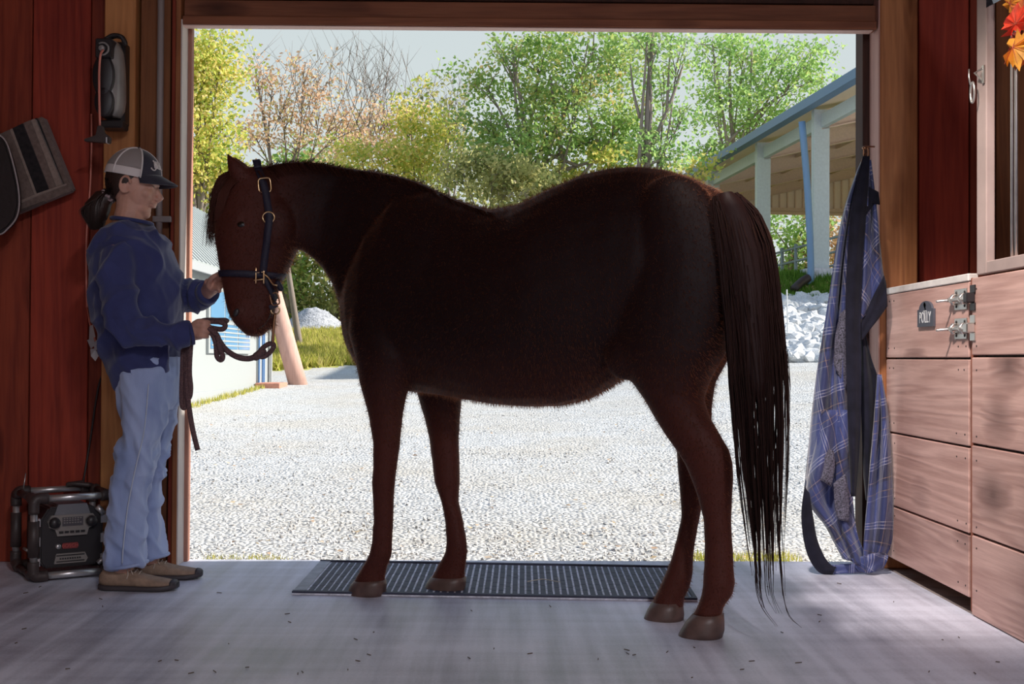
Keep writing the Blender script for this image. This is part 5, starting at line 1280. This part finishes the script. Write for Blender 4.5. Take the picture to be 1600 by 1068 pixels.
b = B(); prof(b, [(.088, .165), (.198, .165), (.205, .19), (.228, .20), (.235, .222), (.220, .245), (.066, .245), (.052, .222), (.058, .20), (.080, .19)], .012, .03); pn = obj('control_panel', b, M['panel_silver'], radio)
for x in (.076, .212):
    b = B(); tube(b, [rq(x, -.012, .218), rq(x, .014, .218)], [.019, .022], 20); kn = obj('knob', b, M['black_plastic'], radio, True)
    b = B(); tube(b, [rq(x+.020*math.cos(t), .006, .218+.020*math.sin(t)) for t in np.linspace(0, 6.283, 21)], .0022, 6, cap=False); obj('knob_ring', b, M['panel_silver'], kn, True)
b = B(); prof(b, [(.106, .203), (.182, .203), (.182, .236), (.106, .236)], .008, .014); obj('display', b, mat('dim display', (.10, .09, .10), .2), radio)
b = B()
for z, n in ((.213, 7), (.222, 6), (.230, 7)):
    for k in range(n): x = .110+k*.010; prof(b, [(x, z), (x+.006, z), (x+.006, z+.004), (x, z+.004)], .0065, .009)
obj('display_marks', b, M['panel_silver'], radio)
for k in range(5):
    x = .094+k*.020; b = B(); prof(b, [(x, .176), (x+.015, .176), (x+.015, .184), (x, .184)], .006, .014); obj('button', b, M['black_plastic'], radio)
b = B(); tube(b, [rq(.094, .018, .125), rq(.094, .026, .125)], .010, 16); em = obj('emblem', b, M['silver'], radio, True)
b = B(); prof(b, [(.110, .115), (.165, .115), (.165, .137), (.110, .137)], .019, .026); br = obj('brand_plate', b, mat('dark red plate', (.20, .03, .03), .5), radio)
tm = text_mesh('BOSCH', .019, .0006); tm.transform(RMx @ Matrix.Translation((.1375, .0185, .126)) @ Matrix.Rotation(math.pi/2, 4, 'X')); mesh_obj('lettering', tm, mat('red lettering', (.45, .07, .06), .5), br)
b = B(); prof(b, [(.078, .060), (.195, .060), (.203, .075), (.192, .098), (.086, .098)], .016, .026); gp = obj('lower_plate', b, M['panel_silver'], radio)
b = B()
for z in (.066, .089): prof(b, [(.086, z), (.190, z), (.190, z+.004), (.086, z+.004)], .013, .017)
for k in range(9): x = .098+k*.009; prof(b, [(x, .076), (x+.006, .076), (x+.006, .082), (x, .082)], .013, .017)
obj('plate_marks', b, M['black_plastic'], gp)
for x in (.018, .268):   # silver side brackets
    for z0, z1 in ((.055, .085), (.13, .165), (.205, .235)):
        b = B(); prof(b, [(x-.016, z0), (x+.010, z0), (x+.010, z1), (x-.016, z1)], .02, .06); obj('side_bracket', b, M['silver'], radio)
b = B(); tube(b, [rq(.235, .015, .27), rq(.262, .015, .24)], .012, 8); obj('diagonal_brace', b, M['silver'], radio, True); b = B(); tube(b, [rq(.24, .015, .05), rq(.265, .015, .07)], .01, 8); obj('diagonal_brace', b, M['silver'], radio, True)
b = B(); tube(b, [rq(.02, RD-.02, RH-.02), rq(.03, RD-.02, RH+.05)], [.003, .002], 6); obj('antenna', b, M['silver'], radio, True)
b = B(); tube(b, crv([rq(RW-.04, RD, RH), rq(RW-.10, RD-.01, RH-.004), rq(RW-.08, RD-.03, RH+.0), rq(RW-.03, RD-.05, RH-.006)], 4), .010, 8, dome=True); obj('handle_joint', b, M['dark_brown_rubber'], radio, True)
b = B()
for t in np.linspace(0, 25, 60): pass
tube(b, [rq(-.018+.0, .02+.06*k/3, .12) for k in range(4)], .006, 6); obj('side_latch', b, M['panel_silver'], radio, True)

# ------------------------------------------------------------ things on the left wall
# retractable cord reel
reel = thing('cord_reel', 'black and grey retractable cord reel mounted high on the tan board', 'cord reel', at(172, 190, 4.99))
Yr = 4.90
def XZ(px, py, Y): p = at(px, py, Y); return p
b = B(); p0, p1 = XZ(150, 180, Yr), XZ(196, 62, Yr); box(b, p0.x+.03, p1.x-.01, Yr+.03, 4.998, p0.z-.03, p1.z+.0, .006); obj('wall_bracket', b, M['black_plastic'], reel)
b = B(); rs = []
for (xl_, xr_, y, d) in ((168, 176, 62, .04), (160, 186, 68, .07), (155, 191, 82, .085), (153, 193, 105, .09), (152, 194, 130, .092), (153, 194, 155, .09), (156, 192, 172, .085), (162, 187, 183, .06)):
    A_, C_ = at(xl_, y, Yr), at(xr_, y, Yr); rs.append(ring(b, (A_+C_)/2, Vector((1, 0, 0)), Vector((0, 1, 0)), (C_-A_).length/2, d*.8, 20, 3))
skin_rings(b, rs); obj('housing', b, M['grey_plastic'], reel, True)
b = B()
for cx, cy, rw, rh_ in ((161, 118, 17, 34), (162, 158, 15, 24)):
    c = at(cx, cy, Yr-.078); s = Yr/F_PX; tube(b, [c, c+Vector((0, .05, 0))], [1, 1], 24) if False else None
    rs = [ring(b, c+Vector((0, yy, 0)), Vector((1, 0, 0)), Vector((0, 0, 1)), rw*s*k, rh_*s*k, 24) for yy, k in ((-.004, .86), (.0, .97), (.008, 1.0), (.05, 1.0))]; skin_rings(b, rs)
obj('side_cover', b, M['black_plastic'], reel, True)
b = B(); p0, p1 = at(149, 90, Yr-.09), at(175, 60, Yr-.09); box(b, p0.x, p1.x, Yr-.095, Yr-.02, p0.z, p1.z, .004); ob_ = obj('cord_outlet', b, M['black_plastic'], reel)
b = B(); c = at(160, 76, Yr-.10); tube(b, [c+Vector((.024*math.cos(t), 0, .024*math.sin(t))) for t in np.linspace(-1.9, 2.2, 14)], .004, 6); tube(b, [c, c+Vector((0, -.012, 0))], .012, 12); obj('outlet_ring', b, M['grey_plastic'], reel, True)
b = B(); tube(b, crv([at(166, 62, Yr-.02), at(178, 56, Yr-.02), at(190, 58, Yr-.02), at(195, 66, Yr-.01)], 4), [(.010, .02)]*13, 10, dome=True); obj('carry_handle', b, M['black_plastic'], reel, True)
b = B(); box(b, at(160, 0, Yr).x, at(196, 0, Yr).x, Yr-.03, Yr+.06, at(0, 200, Yr).z, at(0, 188, Yr).z, .005); obj('lower_bracket', b, M['black_plastic'], reel)
b = B(); tube(b, crv([at(161, 78, Yr-.11), at(157, 86, Yr-.13), at(155, 110, Yr-.12), at(155, 150, Yr-.12), at(156, 196, Yr-.12)], 5), .0045, 8); obj('cord', b, M['pink_cord'], reel, True)
tap = thing('triple_tap', 'dark brown triple outlet end hanging on the pink cord below the reel', 'outlet tap', at(151, 222, Yr-.12))
b = B(); Yt = Yr-.12
pts = [(131, 217), (149, 211), (152, 196), (159, 196), (161, 206), (171, 214), (170, 223), (131, 220)]
a = [b.verts.new(at(x, y, Yt-.015)) for x, y in pts]; c = [b.verts.new(at(x, y, Yt-.015)+Vector((0, .03, 0))) for x, y in pts]; b.faces.new(a); b.faces.new(c[::-1])
for i in range(8): b.faces.new((a[i], a[(i+1) % 8], c[(i+1) % 8], c[i]))
bmesh.ops.recalc_face_normals(b, faces=b.faces); bmesh.ops.bevel(b, geom=b.edges[:], offset=.002, segments=2, affect='EDGES'); obj('tap_body', b, M['dark_brown_rubber'], tap)
b = B(); box(b, at(169.5, 0, Yt).x, at(171.5, 0, Yt).x, Yt-.017, Yt+.017, at(0, 223, Yt).z, at(0, 214, Yt).z, .001); obj('end_face', b, M['paper'], tap)
ec = thing('extension_cord', 'long pinkish cord running down the wall behind the woman', 'cord', at(140, 480, 4.96))
b = B(); tube(b, crv([at(x, y, Y_) for x, y, Y_ in ((143, 178, 5.04), (143, 230, 5.03), (141, 290, 5.03), (137, 340, 5.02), (135, 380, 5.03), (135, 440, 5.03), (136, 480, 5.02))], 5), .0042, 8); obj('cord', b, M['pink_cord'], ec, True)
tg = thing('paper_tag', 'twisted white paper tag on the cord behind the woman', 'tag', at(148, 535, 4.95))
for quad in (((140, 509), (145, 507), (149, 526), (139, 531)), ((136, 531), (146, 527), (149, 538), (142, 545)), ((146, 536), (155, 527), (160, 541), (148, 548)), ((141, 545), (149, 544), (154, 556), (149, 564), (142, 556))):
    b = B(); vs = [b.verts.new(at(x, y, 4.97+.012*math.sin(x*1.3+y))) for x, y in quad]; f = b.faces.new(vs); bmesh.ops.solidify(b, geom=[f], thickness=.0015); obj('paper_strip', b, M['paper'], tg)
b = B(); tube(b, [at(136, 480, 5.02), at(140, 505, 4.98), at(150, 535, 4.975), at(164, 548, 4.98)], .003, 6); obj('string', b, M['pink_cord'], tg, True)
b = B(); tube(b, crv([at(172, 570, 5.0), at(158, 590, 5.03), at(150, 625, 5.04), at(142, 680, 5.04), at(134, 730, 5.03), at(128, 765, 4.99)], 6), .0045, 8)
o = obj('power_cord', b, M['black_cord'], smooth=True, base=at(128, 765, 5.0)); tag(o, 'thin black power cord curving down the wall to the radio', 'cord')
# conduit
b = B(); x = at(245, 500, 4.985).x; xt = at(250, 0, 4.985).x
tube(b, [Vector((at(248, 400, 4.985).x, 4.985, .02)), Vector((at(248, 400, 4.985).x, 4.985, 3.3))], .0135, 14)
o = obj('conduit', b, M['galv'], smooth=True, base=(at(248, 400, 4.985).x, 4.985, .02)); tag(o, 'grey metal conduit running up the wall behind the woman', 'conduit')
b = B(); p = at(250, 342, 4.97); box(b, p.x-.03, p.x+.045, 4.965, 4.985, p.z-.012, p.z+.012, .002); o = obj('conduit_strap', b, M['galv'], base=p); tag(o, 'small metal strap clamping the conduit', 'strap')
# saddle pad, striped, folded, on the wall
M['wool'] = [fabric('brown grey wool', (.15, .105, .09), (.21, .15, .13), 60, weave=500), fabric('black wool', (.015, .012, .014), (.03, .024, .025), 60), fabric('pale taupe wool', (.27, .20, .17), (.34, .26, .22), 60), fabric('dark edge wool', (.07, .05, .045), (.10, .075, .065), 60)]
Ys = 4.98
pad = thing('saddle_pad', 'folded brown and black striped wool saddle pad hanging on the left wall', 'saddle pad', at(50, 260, 5.03))
def poly3(name, pts, Y0, Y1, mt, parent, bev=.003):
    b = B(); a = [b.verts.new(at(x, y, Y0)) for x, y in pts]; off = Vector((0, Y1-Y0, 0)); c = [b.verts.new(v.co+off) for v in a]; n = len(pts)
    b.faces.new(a); b.faces.new(c[::-1])
    for i in range(n): b.faces.new((a[i], a[(i+1) % n], c[(i+1) % n], c[i]))
    bmesh.ops.recalc_face_normals(b, faces=b.faces)
    if bev: bmesh.ops.bevel(b, geom=b.edges[:], offset=bev, segments=2, affect='EDGES')
    return obj(name, b, mt, parent)
bands = [((-30, 222), (15, 202), (55, 306), (10, 325), 0), ((15, 202), (19, 200), (58, 304), (54, 306), 2), ((19, 200), (36, 192), (77, 296), (58, 304), 1), ((36, 192), (48, 187), (88, 292), (77, 296), 0), ((48, 187), (54, 185), (97, 288), (88, 292), 2)]
for a, b1, c, d, k in bands: poly3('wool_stripe', (a, b1, c, d), Ys-.012, Ys+.03, M['wool'][k], pad, .002)
poly3('folded_edge', ((59, 184), (66, 182), (112, 295), (104, 298)), Ys, Ys+.055, M['wool'][0], pad)
poly3('folded_edge', ((54, 185), (58, 184), (101, 289), (98, 290)), Ys+.01, Ys+.05, M['wool'][1], pad, .001)
poly3('hem_layer', ((8, 326), (60, 304), (106, 288), (112, 298), (70, 315), (20, 336)), Ys-.018, Ys+.02, M['wool'][0], pad)
poly3('hem_layer', ((12, 334), (70, 313), (70, 316), (14, 338)), Ys-.02, Ys+.0, M['wool'][3], pad, .001)
poly3('hem_layer', ((10, 322), (60, 301), (104, 286), (104, 289), (60, 305), (10, 327)), Ys-.022, Ys-.005, M['wool'][2], pad, .002)
sd_ = thing('saddle', 'dark leather saddle flap with pale piping cut off by the left edge', 'saddle', at(-10, 300, 4.95))
fo = [(-90, 215), (-40, 205), (-6, 210), (8, 222), (18, 250), (27, 290), (29, 320), (24, 340), (12, 356), (-4, 366), (-60, 372), (-95, 330)]
poly3('flap', fo, 4.88, 4.92, mat('black brown leather', (.022, .014, .014), .5, bump=.2), sd_, .008)
b = B(); tube(b, crv([at(x, y, 4.875) for x, y in [(-40, 203), (-6, 209), (9, 221), (19, 250), (28, 290), (30, 320), (25, 341), (12, 357), (-4, 367), (-60, 373)]], 4), .0035, 6); obj('piping', b, mat('pale piping', (.42, .36, .36), .6), sd_, True)
poly3('seat', [(-90, 190), (-50, 180), (-25, 195), (-30, 230), (-90, 240)], 4.80, 5.02, mat('black leather', (.02, .013, .013), .45), sd_, .02)

# ------------------------------------------------------------ fittings on the stall front
def onXp(px, py, X=XS): return onX(px, py, X)
# name sign
sg = thing('name_sign', 'small slate grey arched name sign on the lower stall door', 'sign', onXp(1448, 490))
q = [onXp(1437, 511), onXp(1462, 511), onXp(1462, 482), onXp(1437, 482)]
y_a, y_b = q[0].y, q[1].y; z0 = q[0].z; z1 = onXp(1449, 483).z; zt = onXp(1449, 470).z; yc = (y_a+y_b)/2; hw = abs(y_a-y_b)/2
b = B(); prof_ = [(-hw, z0), (hw, z0), (hw, z1), (hw*.80, z1+.001)]+[(hw*.80*math.cos(t), z1+(zt-z1)*math.sin(t)) for t in np.linspace(.25, math.pi-.25, 12)]+[(-hw*.80, z1+.001), (-hw, z1)]
a = [b.verts.new((XS-.001, yc+y, z)) for y, z in prof_]; c = [b.verts.new((XS-.009, yc+y, z)) for y, z in prof_]; n = len(prof_)
b.faces.new(a); b.faces.new(c[::-1])
for i in range(n): b.faces.new((a[i], a[(i+1) % n], c[(i+1) % n], c[i]))
bmesh.ops.recalc_face_normals(b, faces=b.faces); plate = obj('plate', b, M['sign_grey'], sg)
RT = Matrix(((0, 0, -1, 0), (-1, 0, 0, 0), (0, 1, 0, 0), (0, 0, 0, 1)))   # text x -> -Y, text y -> +Z, faces -X
tm = text_mesh('POLLY', .044, .0005); tm.transform(Matrix.Translation((XS-.0098, yc, z0+(z1-z0)*.50)) @ RT @ Matrix.Diagonal((.95, 1.35, 1, 1))); mesh_obj('lettering', tm, M['white_print'], plate)
b = B(); ctr = Vector((XS-.0098, yc+.004, z1+.012))
for (y, z) in ((0, 0),): pass
pts = [(-.006, .012), (.006, .014), (.012, .006), (.008, -.002), (.004, -.004), (-.002, -.014), (-.012, -.012), (-.006, -.004), (-.012, .002)]
vs = [b.verts.new(ctr+Vector((0, y, z))) for y, z in pts]; f = b.faces.new(vs); bmesh.ops.solidify(b, geom=[f], thickness=.001); obj('horse_emblem', b, M['white_print'], plate)
b = B(); box(b, XS-.0102, XS-.0095, yc-.018, yc+.018, z1-.008, z1-.005); obj('small_line', b, M['white_print'], plate)
# two barrel bolts between door and fixed planks
def bolt(pz, lab, big):
    zc = onXp(1505, pz).z; t = thing('barrel_bolt', lab, 'bolt', (XS, 4.13, zc))
    y0, y1 = onXp(1493, pz).y, onXp(1512, pz).y   # plate on the door: far .. near
    b = B()
    for s in (-1, 1): box(b, XS-.004, XS, y1, y0, zc+s*.022-.014, zc+s*.022+.014, .001)
    box(b, XS-.003, XS, y1+.01, y0-.01, zc-.02, zc+.02); pl = obj('back_plate', b, M['steel'], t)
    b = B()
    for s in (-1, 1):
        for y in (y1+.015, y0-.02): ell(b, (XS-.005, y, zc+s*.024), .003, .005, .005, n=8, m=6)
    o = obj('screw', b, M['black_plastic'], pl, True); o['kind'] = 'stuff'
    b = B(); tube(b, [Vector((XS-.017, y0+.03, zc)), Vector((XS-.017, y1-.06, zc))], .0075, 12, dome=True); tube(b, [Vector((XS-.017, y0+.01, zc)), Vector((XS-.055, y0+.025, zc-.004))], .005, 8, dome=True); obj('slide_rod', b, M['steel'], t, True)
    for y in (y0-.015, y1+.012):
        b = B(); tube(b, [Vector((XS-.001, y, zc-.016)), Vector((XS-.016, y, zc-.016)), Vector((XS-.028, y, zc)), Vector((XS-.016, y, zc+.016)), Vector((XS-.001, y, zc+.016))], [(.004, .010)]*5, 8); obj('guide_loop', b, M['steel'], t, True)
    b = B(); yk = y1-.050
    for s in (-1, 1): box(b, XS-.005, XS, yk-.022, yk+.02, zc+s*.03-.013, zc+s*.03+.013, .001)
    box(b, XS-.03, XS, yk-.018, yk+.016, zc-.017, zc+.017, .004); obj('keeper', b, M['black_plastic'] if big else M['steel'], t)
bolt(467, 'upper barrel bolt with dark keeper, just below the pale door strip', True)
bolt(513, 'lower barrel bolt on the stall door, to the right of the name sign', False)
# snap hook on the window frame
sh = thing('snap_hook', 'silver snap hook and small bracket on the pale window frame', 'hook', onXp(1530, 120))
zc = onXp(1535, 118).z; yk = onXp(1534, 118).y
b = B(); box(b, XS-.006, XS-.001, yk-.03, yk-.012, zc-.03, zc+.03, .001); tube(b, [Vector((XS-.004, yk-.02, zc+.02)), Vector((XS-.02, yk+.01, zc+.012)), Vector((XS-.004, yk-.02, zc-.02))], .004, 6); obj('bracket', b, M['steel'], sh)
b = B(); ck = Vector((XS-.022, yk+.022, zc-.05)); tube(b, [ck+Vector((0, .016*math.cos(t), .034*math.sin(t))) for t in np.linspace(0, 6.283, 21)], .004, 8, cap=False); tube(b, [ck+Vector((0, .018, .03)), ck+Vector((0, .03, .06)), ck+Vector((0, .03, .085))], .003, 6); obj('snap', b, M['steel'], sh, True)
# maple leaf garland, top right
def maple(c, r, nrm, rot, cols, lab, droop=.3):
    pts = []; prof_ = [(0, 1.0), (14, .62), (30, .72), (36, .52), (52, .92), (62, .60), (76, .66), (84, .42), (104, .66), (118, .40), (140, .42), (165, .22), (180, .30)]
    full = prof_ + [(-a, q) for a, q in prof_[-2:0:-1]]
    n_ = nrm.normalized(); u = n_.orthogonal().normalized(); u.rotate(Matrix.Rotation(rot, 3, n_)); v = n_.cross(u); b = B()
    cv = b.verts.new(c); vs = []
    for a, q in full:
        t = R(a); rr = r*q; vs.append(b.verts.new(c+u*(rr*math.cos(t))+v*(rr*math.sin(t))+n_*(-droop*rr*q+.15*r*math.sin(a*.2)))) 
    for i in range(len(vs)): b.faces.new((cv, vs[i], vs[(i+1) % len(vs)]))
    fs_ = b.faces[:]; bmesh.ops.solidify(b, geom=fs_, thickness=.0012)
    b2 = B()
    for a in (0, 52, -52, 104, -104): t = R(a); tube(b2, [c+n_*.002, c+(u*math.cos(t)+v*math.sin(t))*r*.62+n_*(-droop*r*.3+.002)], [.0012, .0005], 5)
    o = obj('maple_leaf', b, cols, base=c); tag(o, lab, 'leaf'); obj('leaf_vein', b2, M['vein'], o); return o
M['vein'] = mat('dark red vein', (.35, .05, .02), .6)
red = mat('orange red silk leaf', (.85, .10, .045), .6, noise_amt=.35, noise_scale=25); yel = mat('golden silk leaf', (.85, .42, .05), .6, noise_amt=.3, noise_scale=30); org = mat('orange silk leaf', (.85, .30, .10), .6, noise_amt=.3, noise_scale=30); drk = mat('deep red silk leaf', (.35, .03, .02), .6, noise_amt=.3)
XG = XS-.05
for (px_, py_, r, rot, mt, lab, dx) in ((1587, 38, .085, 2.6, red, 'large red maple leaf of the autumn garland at top right', -.02), (1583, 74, .085, .4, yel, 'golden maple leaf hanging lowest in the garland at top right', -.04), (1578, 6, .07, 1.3, yel, 'golden brown maple leaf at the top edge of the picture', .01),
                                        (1600, 82, .075, 3.6, org, 'orange maple leaf at the right edge beside the golden one', -.01), (1600, 14, .07, 4.4, org, 'pale orange maple leaf at the top right corner', .02), (1594, 60, .07, 5.2, drk, 'deep red maple leaf tucked behind the golden one', .03)):
    maple(onX(px_, py_, XG+dx), r, Vector((-1, -.55, random.uniform(-.2, .2))), rot, mt, lab)
b = B(); tube(b, crv([onX(1560, -60, XG+.03), onX(1590, 0, XG+.03), onX(1600, 60, XG+.035), onX(1660, 20, XG+.03)], 5), .004, 6); o = obj('garland_stem', b, M['dark_wood'], base=onX(1590, 0, XG)); tag(o, 'thin garland stem carrying the maple leaves', 'garland')
gsn = thing('corner_plate', 'pale blue grey plate cut by the top edge beside the maple leaves', 'plate', onX(1552, 0, XS-.01))
b = B(); pts = [onX(1541, 12, XS-.01), onX(1564, 0, XS-.01), onX(1580, -24, XS-.01), onX(1580, -60, XS-.01), onX(1541, -60, XS-.01)]; f = b.faces.new([b.verts.new(p) for p in pts]); bmesh.ops.solidify(b, geom=[f], thickness=.008); obj('plate', b, mat('pale blue grey metal', (.34, .42, .50), .4), gsn)

# ------------------------------------------------------------ hanging plaid horse blanket
def plaid():
    m = bpy.data.materials.new('blue plaid blanket cloth'); m.use_nodes = True; t = m.node_tree; N = t.nodes; L = t.links; b = N['Principled BSDF']
    uv = N.new('ShaderNodeUVMap'); s = N.new('ShaderNodeSeparateXYZ'); L.new(uv.outputs[0], s.inputs[0]); facs = []
    for ax_, per in (('X', .24), ('Y', .24)):
        d = N.new('ShaderNodeMath'); d.operation = 'DIVIDE'; d.inputs[1].default_value = per; L.new(s.outputs[ax_], d.inputs[0])
        f = N.new('ShaderNodeMath'); f.operation = 'FRACT'; L.new(d.outputs[0], f.inputs[0])
        r = N.new('ShaderNodeValToRGB'); r.color_ramp.interpolation = 'CONSTANT'; el = r.color_ramp.elements
        while len(el) > 1: el.remove(el[-1])
        A_, D_, W_, G_ = (.040, .056, .185, 1), (.015, .018, .062, 1), (.38, .37, .48, 1), (.30, .20, .14, 1)
        for i, (p_, c) in enumerate(((0, A_), (.28, W_), (.295, A_), (.33, W_), (.345, A_), (.38, W_), (.395, D_), (.60, G_), (.615, D_), (.66, A_), (.80, G_), (.812, A_), (.9, W_), (.91, A_))):
            q = el[0] if i == 0 else el.new(p_); q.position = p_; q.color = c
        L.new(f.outputs[0], r.inputs[0]); facs.append(r)
    mx = N.new('ShaderNodeMix'); mx.data_type = 'RGBA'; mx.inputs[0].default_value = .5; L.new(facs[0].outputs[0], mx.inputs[6]); L.new(facs[1].outputs[0], mx.inputs[7])
    L.new(mx.outputs[2], b.inputs['Base Color']); b.inputs['Roughness'].default_value = .55; b.inputs['Sheen Weight'].default_value = .3
    g = N.new('ShaderNodeTexCoord'); n2 = N.new('ShaderNodeTexNoise'); n2.inputs['Scale'].default_value = 25; L.new(g.outputs['Object'], n2.inputs[0]); bp = N.new('ShaderNodeBump'); bp.inputs['Strength'].default_value = .35; bp.inputs['Distance'].default_value = .01; L.new(n2.outputs[0], bp.inputs['Height']); L.new(bp.outputs[0], b.inputs['Normal'])
    return m
M['plaid'] = plaid()
M['binding'] = fabric('black blanket binding', (.008, .008, .016), (.014, .014, .028), 20, sheen=.1)
M['lining'] = mat('speckled grey lining', (.085, .08, .115), .8, noise_amt=.9, noise_scale=160)
blk = thing('horse_blanket', 'blue plaid horse blanket hanging in long folds from the hook on the right jamb', 'blanket', gnd(1325, 896))
def cloth(name, L_, R_, mt, Y0, wave=.02, ph=0, nf=3, uvr=0, th=.004, k=5, nu=14, Yend=None):
    Lp = crv([Vector((x, y, 0)) for x, y in L_], k); Rp = crv([Vector((x, y, 0)) for x, y in R_], k); n = max(len(Lp), len(Rp))
    b = B(); uvl = b.loops.layers.uv.new('UVMap'); g = []; uvs = {}; yy = 0; prev = None
    for j in range(n):
        t = j/(n-1); a, c = lerpl(Lp, t), lerpl(Rp, t); row = []
        Yb = Y0 if Yend is None else Y0+(Yend-Y0)*t
        for i in range(nu+1):
            s = i/nu; q = a.lerp(c, s); w_ = wave*min(1, t*3+.25); Y = Yb+w_*math.sin(s*nf*3.1416*2+ph+t*1.7)+w_*.5*math.sin(t*9+s*4+ph)
            v = b.verts.new(at(q.x, q.y, Y)); row.append(v)
        if prev: yy += (row[nu//2].co-prev).length
        prev = row[nu//2].co.copy(); wd = max((row[-1].co-row[0].co).length, .02)*1.6
        for i, v in enumerate(row):
            s = (i/nu-.5)*wd; ca, sa = math.cos(uvr), math.sin(uvr); uvs[v] = (s*ca-yy*sa+ph, s*sa+yy*ca+ph*.3)
        g.append(row)
    for j in range(n-1):
        for i in range(nu):
            f = b.faces.new((g[j][i], g[j][i+1], g[j+1][i+1], g[j+1][i]))
            for l in f.loops: l[uvl].uv = uvs[l.vert]
    bmesh.ops.recalc_face_normals(b, faces=b.faces); bmesh.ops.solidify(b, geom=b.faces[:], thickness=th)
    return obj(name, b, mt, blk, True)
YB = 4.84
OUT = [(1349, 246), (1338, 270), (1322, 315), (1309, 370), (1300, 430), (1291, 490), (1280, 560), (1271, 630), (1264, 700), (1258, 760)]
cloth('plaid_fold', OUT, [(1352, 246), (1344, 275), (1336, 320), (1330, 380), (1326, 440), (1325, 500), (1326, 560), (1328, 630), (1332, 700), (1336, 760)], M['plaid'], YB+.03, .032, .4, 2, uvr=.25)
cloth('binding_strap', [(1348, 244), (1340, 275), (1331, 320), (1324, 400), (1321, 480), (1322, 560), (1325, 650), (1329, 730), (1331, 775)], [(1358, 244), (1356, 290), (1352, 340), (1347, 420), (1345, 500), (1346, 580), (1345, 660), (1341, 730), (1337, 775)], M['binding'], YB-.03, .008, 1, 1)
cloth('plaid_fold', [(1352, 250), (1353, 300), (1350, 350), (1347, 400), (1346, 450), (1345, 500)], [(1360, 250), (1366, 300), (1371, 345), (1375, 390), (1379, 425), (1384, 450)], M['plaid'], YB, .014, 2.2, 1.5, uvr=-.9)
cloth('black_corner', [(1346, 500), (1345, 515), (1347, 532)], [(1381, 430), (1385, 452), (1386, 478)], M['binding'], YB-.018, .006, .5, 1)
cloth('black_corner', [(1353, 290), (1351, 310), (1349, 345)], [(1372, 300), (1374, 320), (1369, 308)], M['binding'], YB-.02, .004, .5, 1)
cloth('dark_fold', [(1344, 500), (1344, 560), (1345, 620), (1347, 680), (1350, 740), (1354, 780)], [(1352, 520), (1362, 560), (1374, 600), (1376, 660), (1368, 720), (1362, 790)], M['binding'], YB+.02, .012, .8, 1.5)
cloth('plaid_fold', [(1372, 585), (1366, 660), (1360, 730), (1355, 790), (1351, 835), (1349, 862), (1352, 890)], [(1376, 585), (1386, 640), (1391, 700), (1394, 760), (1395, 815), (1391, 855), (1374, 886)], M['plaid'], YB+.0, .026, 3.1, 1.6, uvr=-.2)
cloth('plaid_fold', [(1284, 640), (1276, 690), (1262, 750), (1262, 780), (1274, 800), (1290, 820), (1306, 850), (1318, 872)], [(1330, 640), (1332, 700), (1332, 740), (1333, 780), (1336, 810), (1341, 838), (1352, 866), (1356, 886)], M['plaid'], YB-.01, .03, 1.4, 2, uvr=.5)
cloth('lining_patch', [(1312, 490), (1304, 530), (1303, 570)], [(1324, 480), (1325, 540), (1322, 610)], M['lining'], YB+.0, .004, 0, 1)
cloth('lining_patch', [(1296, 700), (1284, 720), (1275, 745)], [(1302, 705), (1304, 730), (1298, 760)], M['lining'], YB-.045, .004, 0, 1)
cloth('lining_patch', [(1302, 755), (1304, 790), (1310, 812)], [(1320, 740), (1326, 780), (1326, 815)], M['lining'], YB-.045, .004, 0, 1)
cloth('bottom_loop', [(1257, 758), (1252, 800), (1255, 840), (1264, 872), (1280, 894), (1300, 897)], [(1264, 770), (1270, 810), (1276, 842), (1287, 868), (1298, 882), (1306, 886)], M['binding'], YB-.02, .006, 0, 1)
cloth('plaid_fold', [(1298, 882), (1300, 897)], [(1352, 880), (1356, 893)], M['plaid'], YB-.01, .006, 1, 1, uvr=1.2)
cloth('plaid_fold', [(1330, 872), (1340, 890), (1358, 895)], [(1376, 862), (1388, 868), (1380, 889)], M['plaid'], YB-.02, .01, 1, 1, uvr=.7)
hk = thing('blanket_hook', 'metal hook and snap on the right jamb holding up the blanket', 'hook', at(1352, 235, 4.95))
b = B(); tube(b, crv([at(1366, 229, 4.965), at(1356, 229, 4.90), at(1348, 231, 4.88)], 4), .004, 8, dome=True); obj('peg', b, M['bronze_clip'], hk, True)
b = B(); c = at(1353, 238, 4.87); tube(b, [c+Vector((.010*math.cos(t), 0, .024*math.sin(t))) for t in np.linspace(0, 6.283, 17)], .0032, 6, cap=False); tube(b, [at(1352, 240, 4.87), at(1347, 252, 4.86)], .005, 6, dome=True); obj('snap', b, M['bronze_clip'], hk, True)
b = B(); c = at(1351, 231, 4.868); ell(b, c, .010, .008, .008); obj('swivel', b, M['bronze_clip'], hk, True)
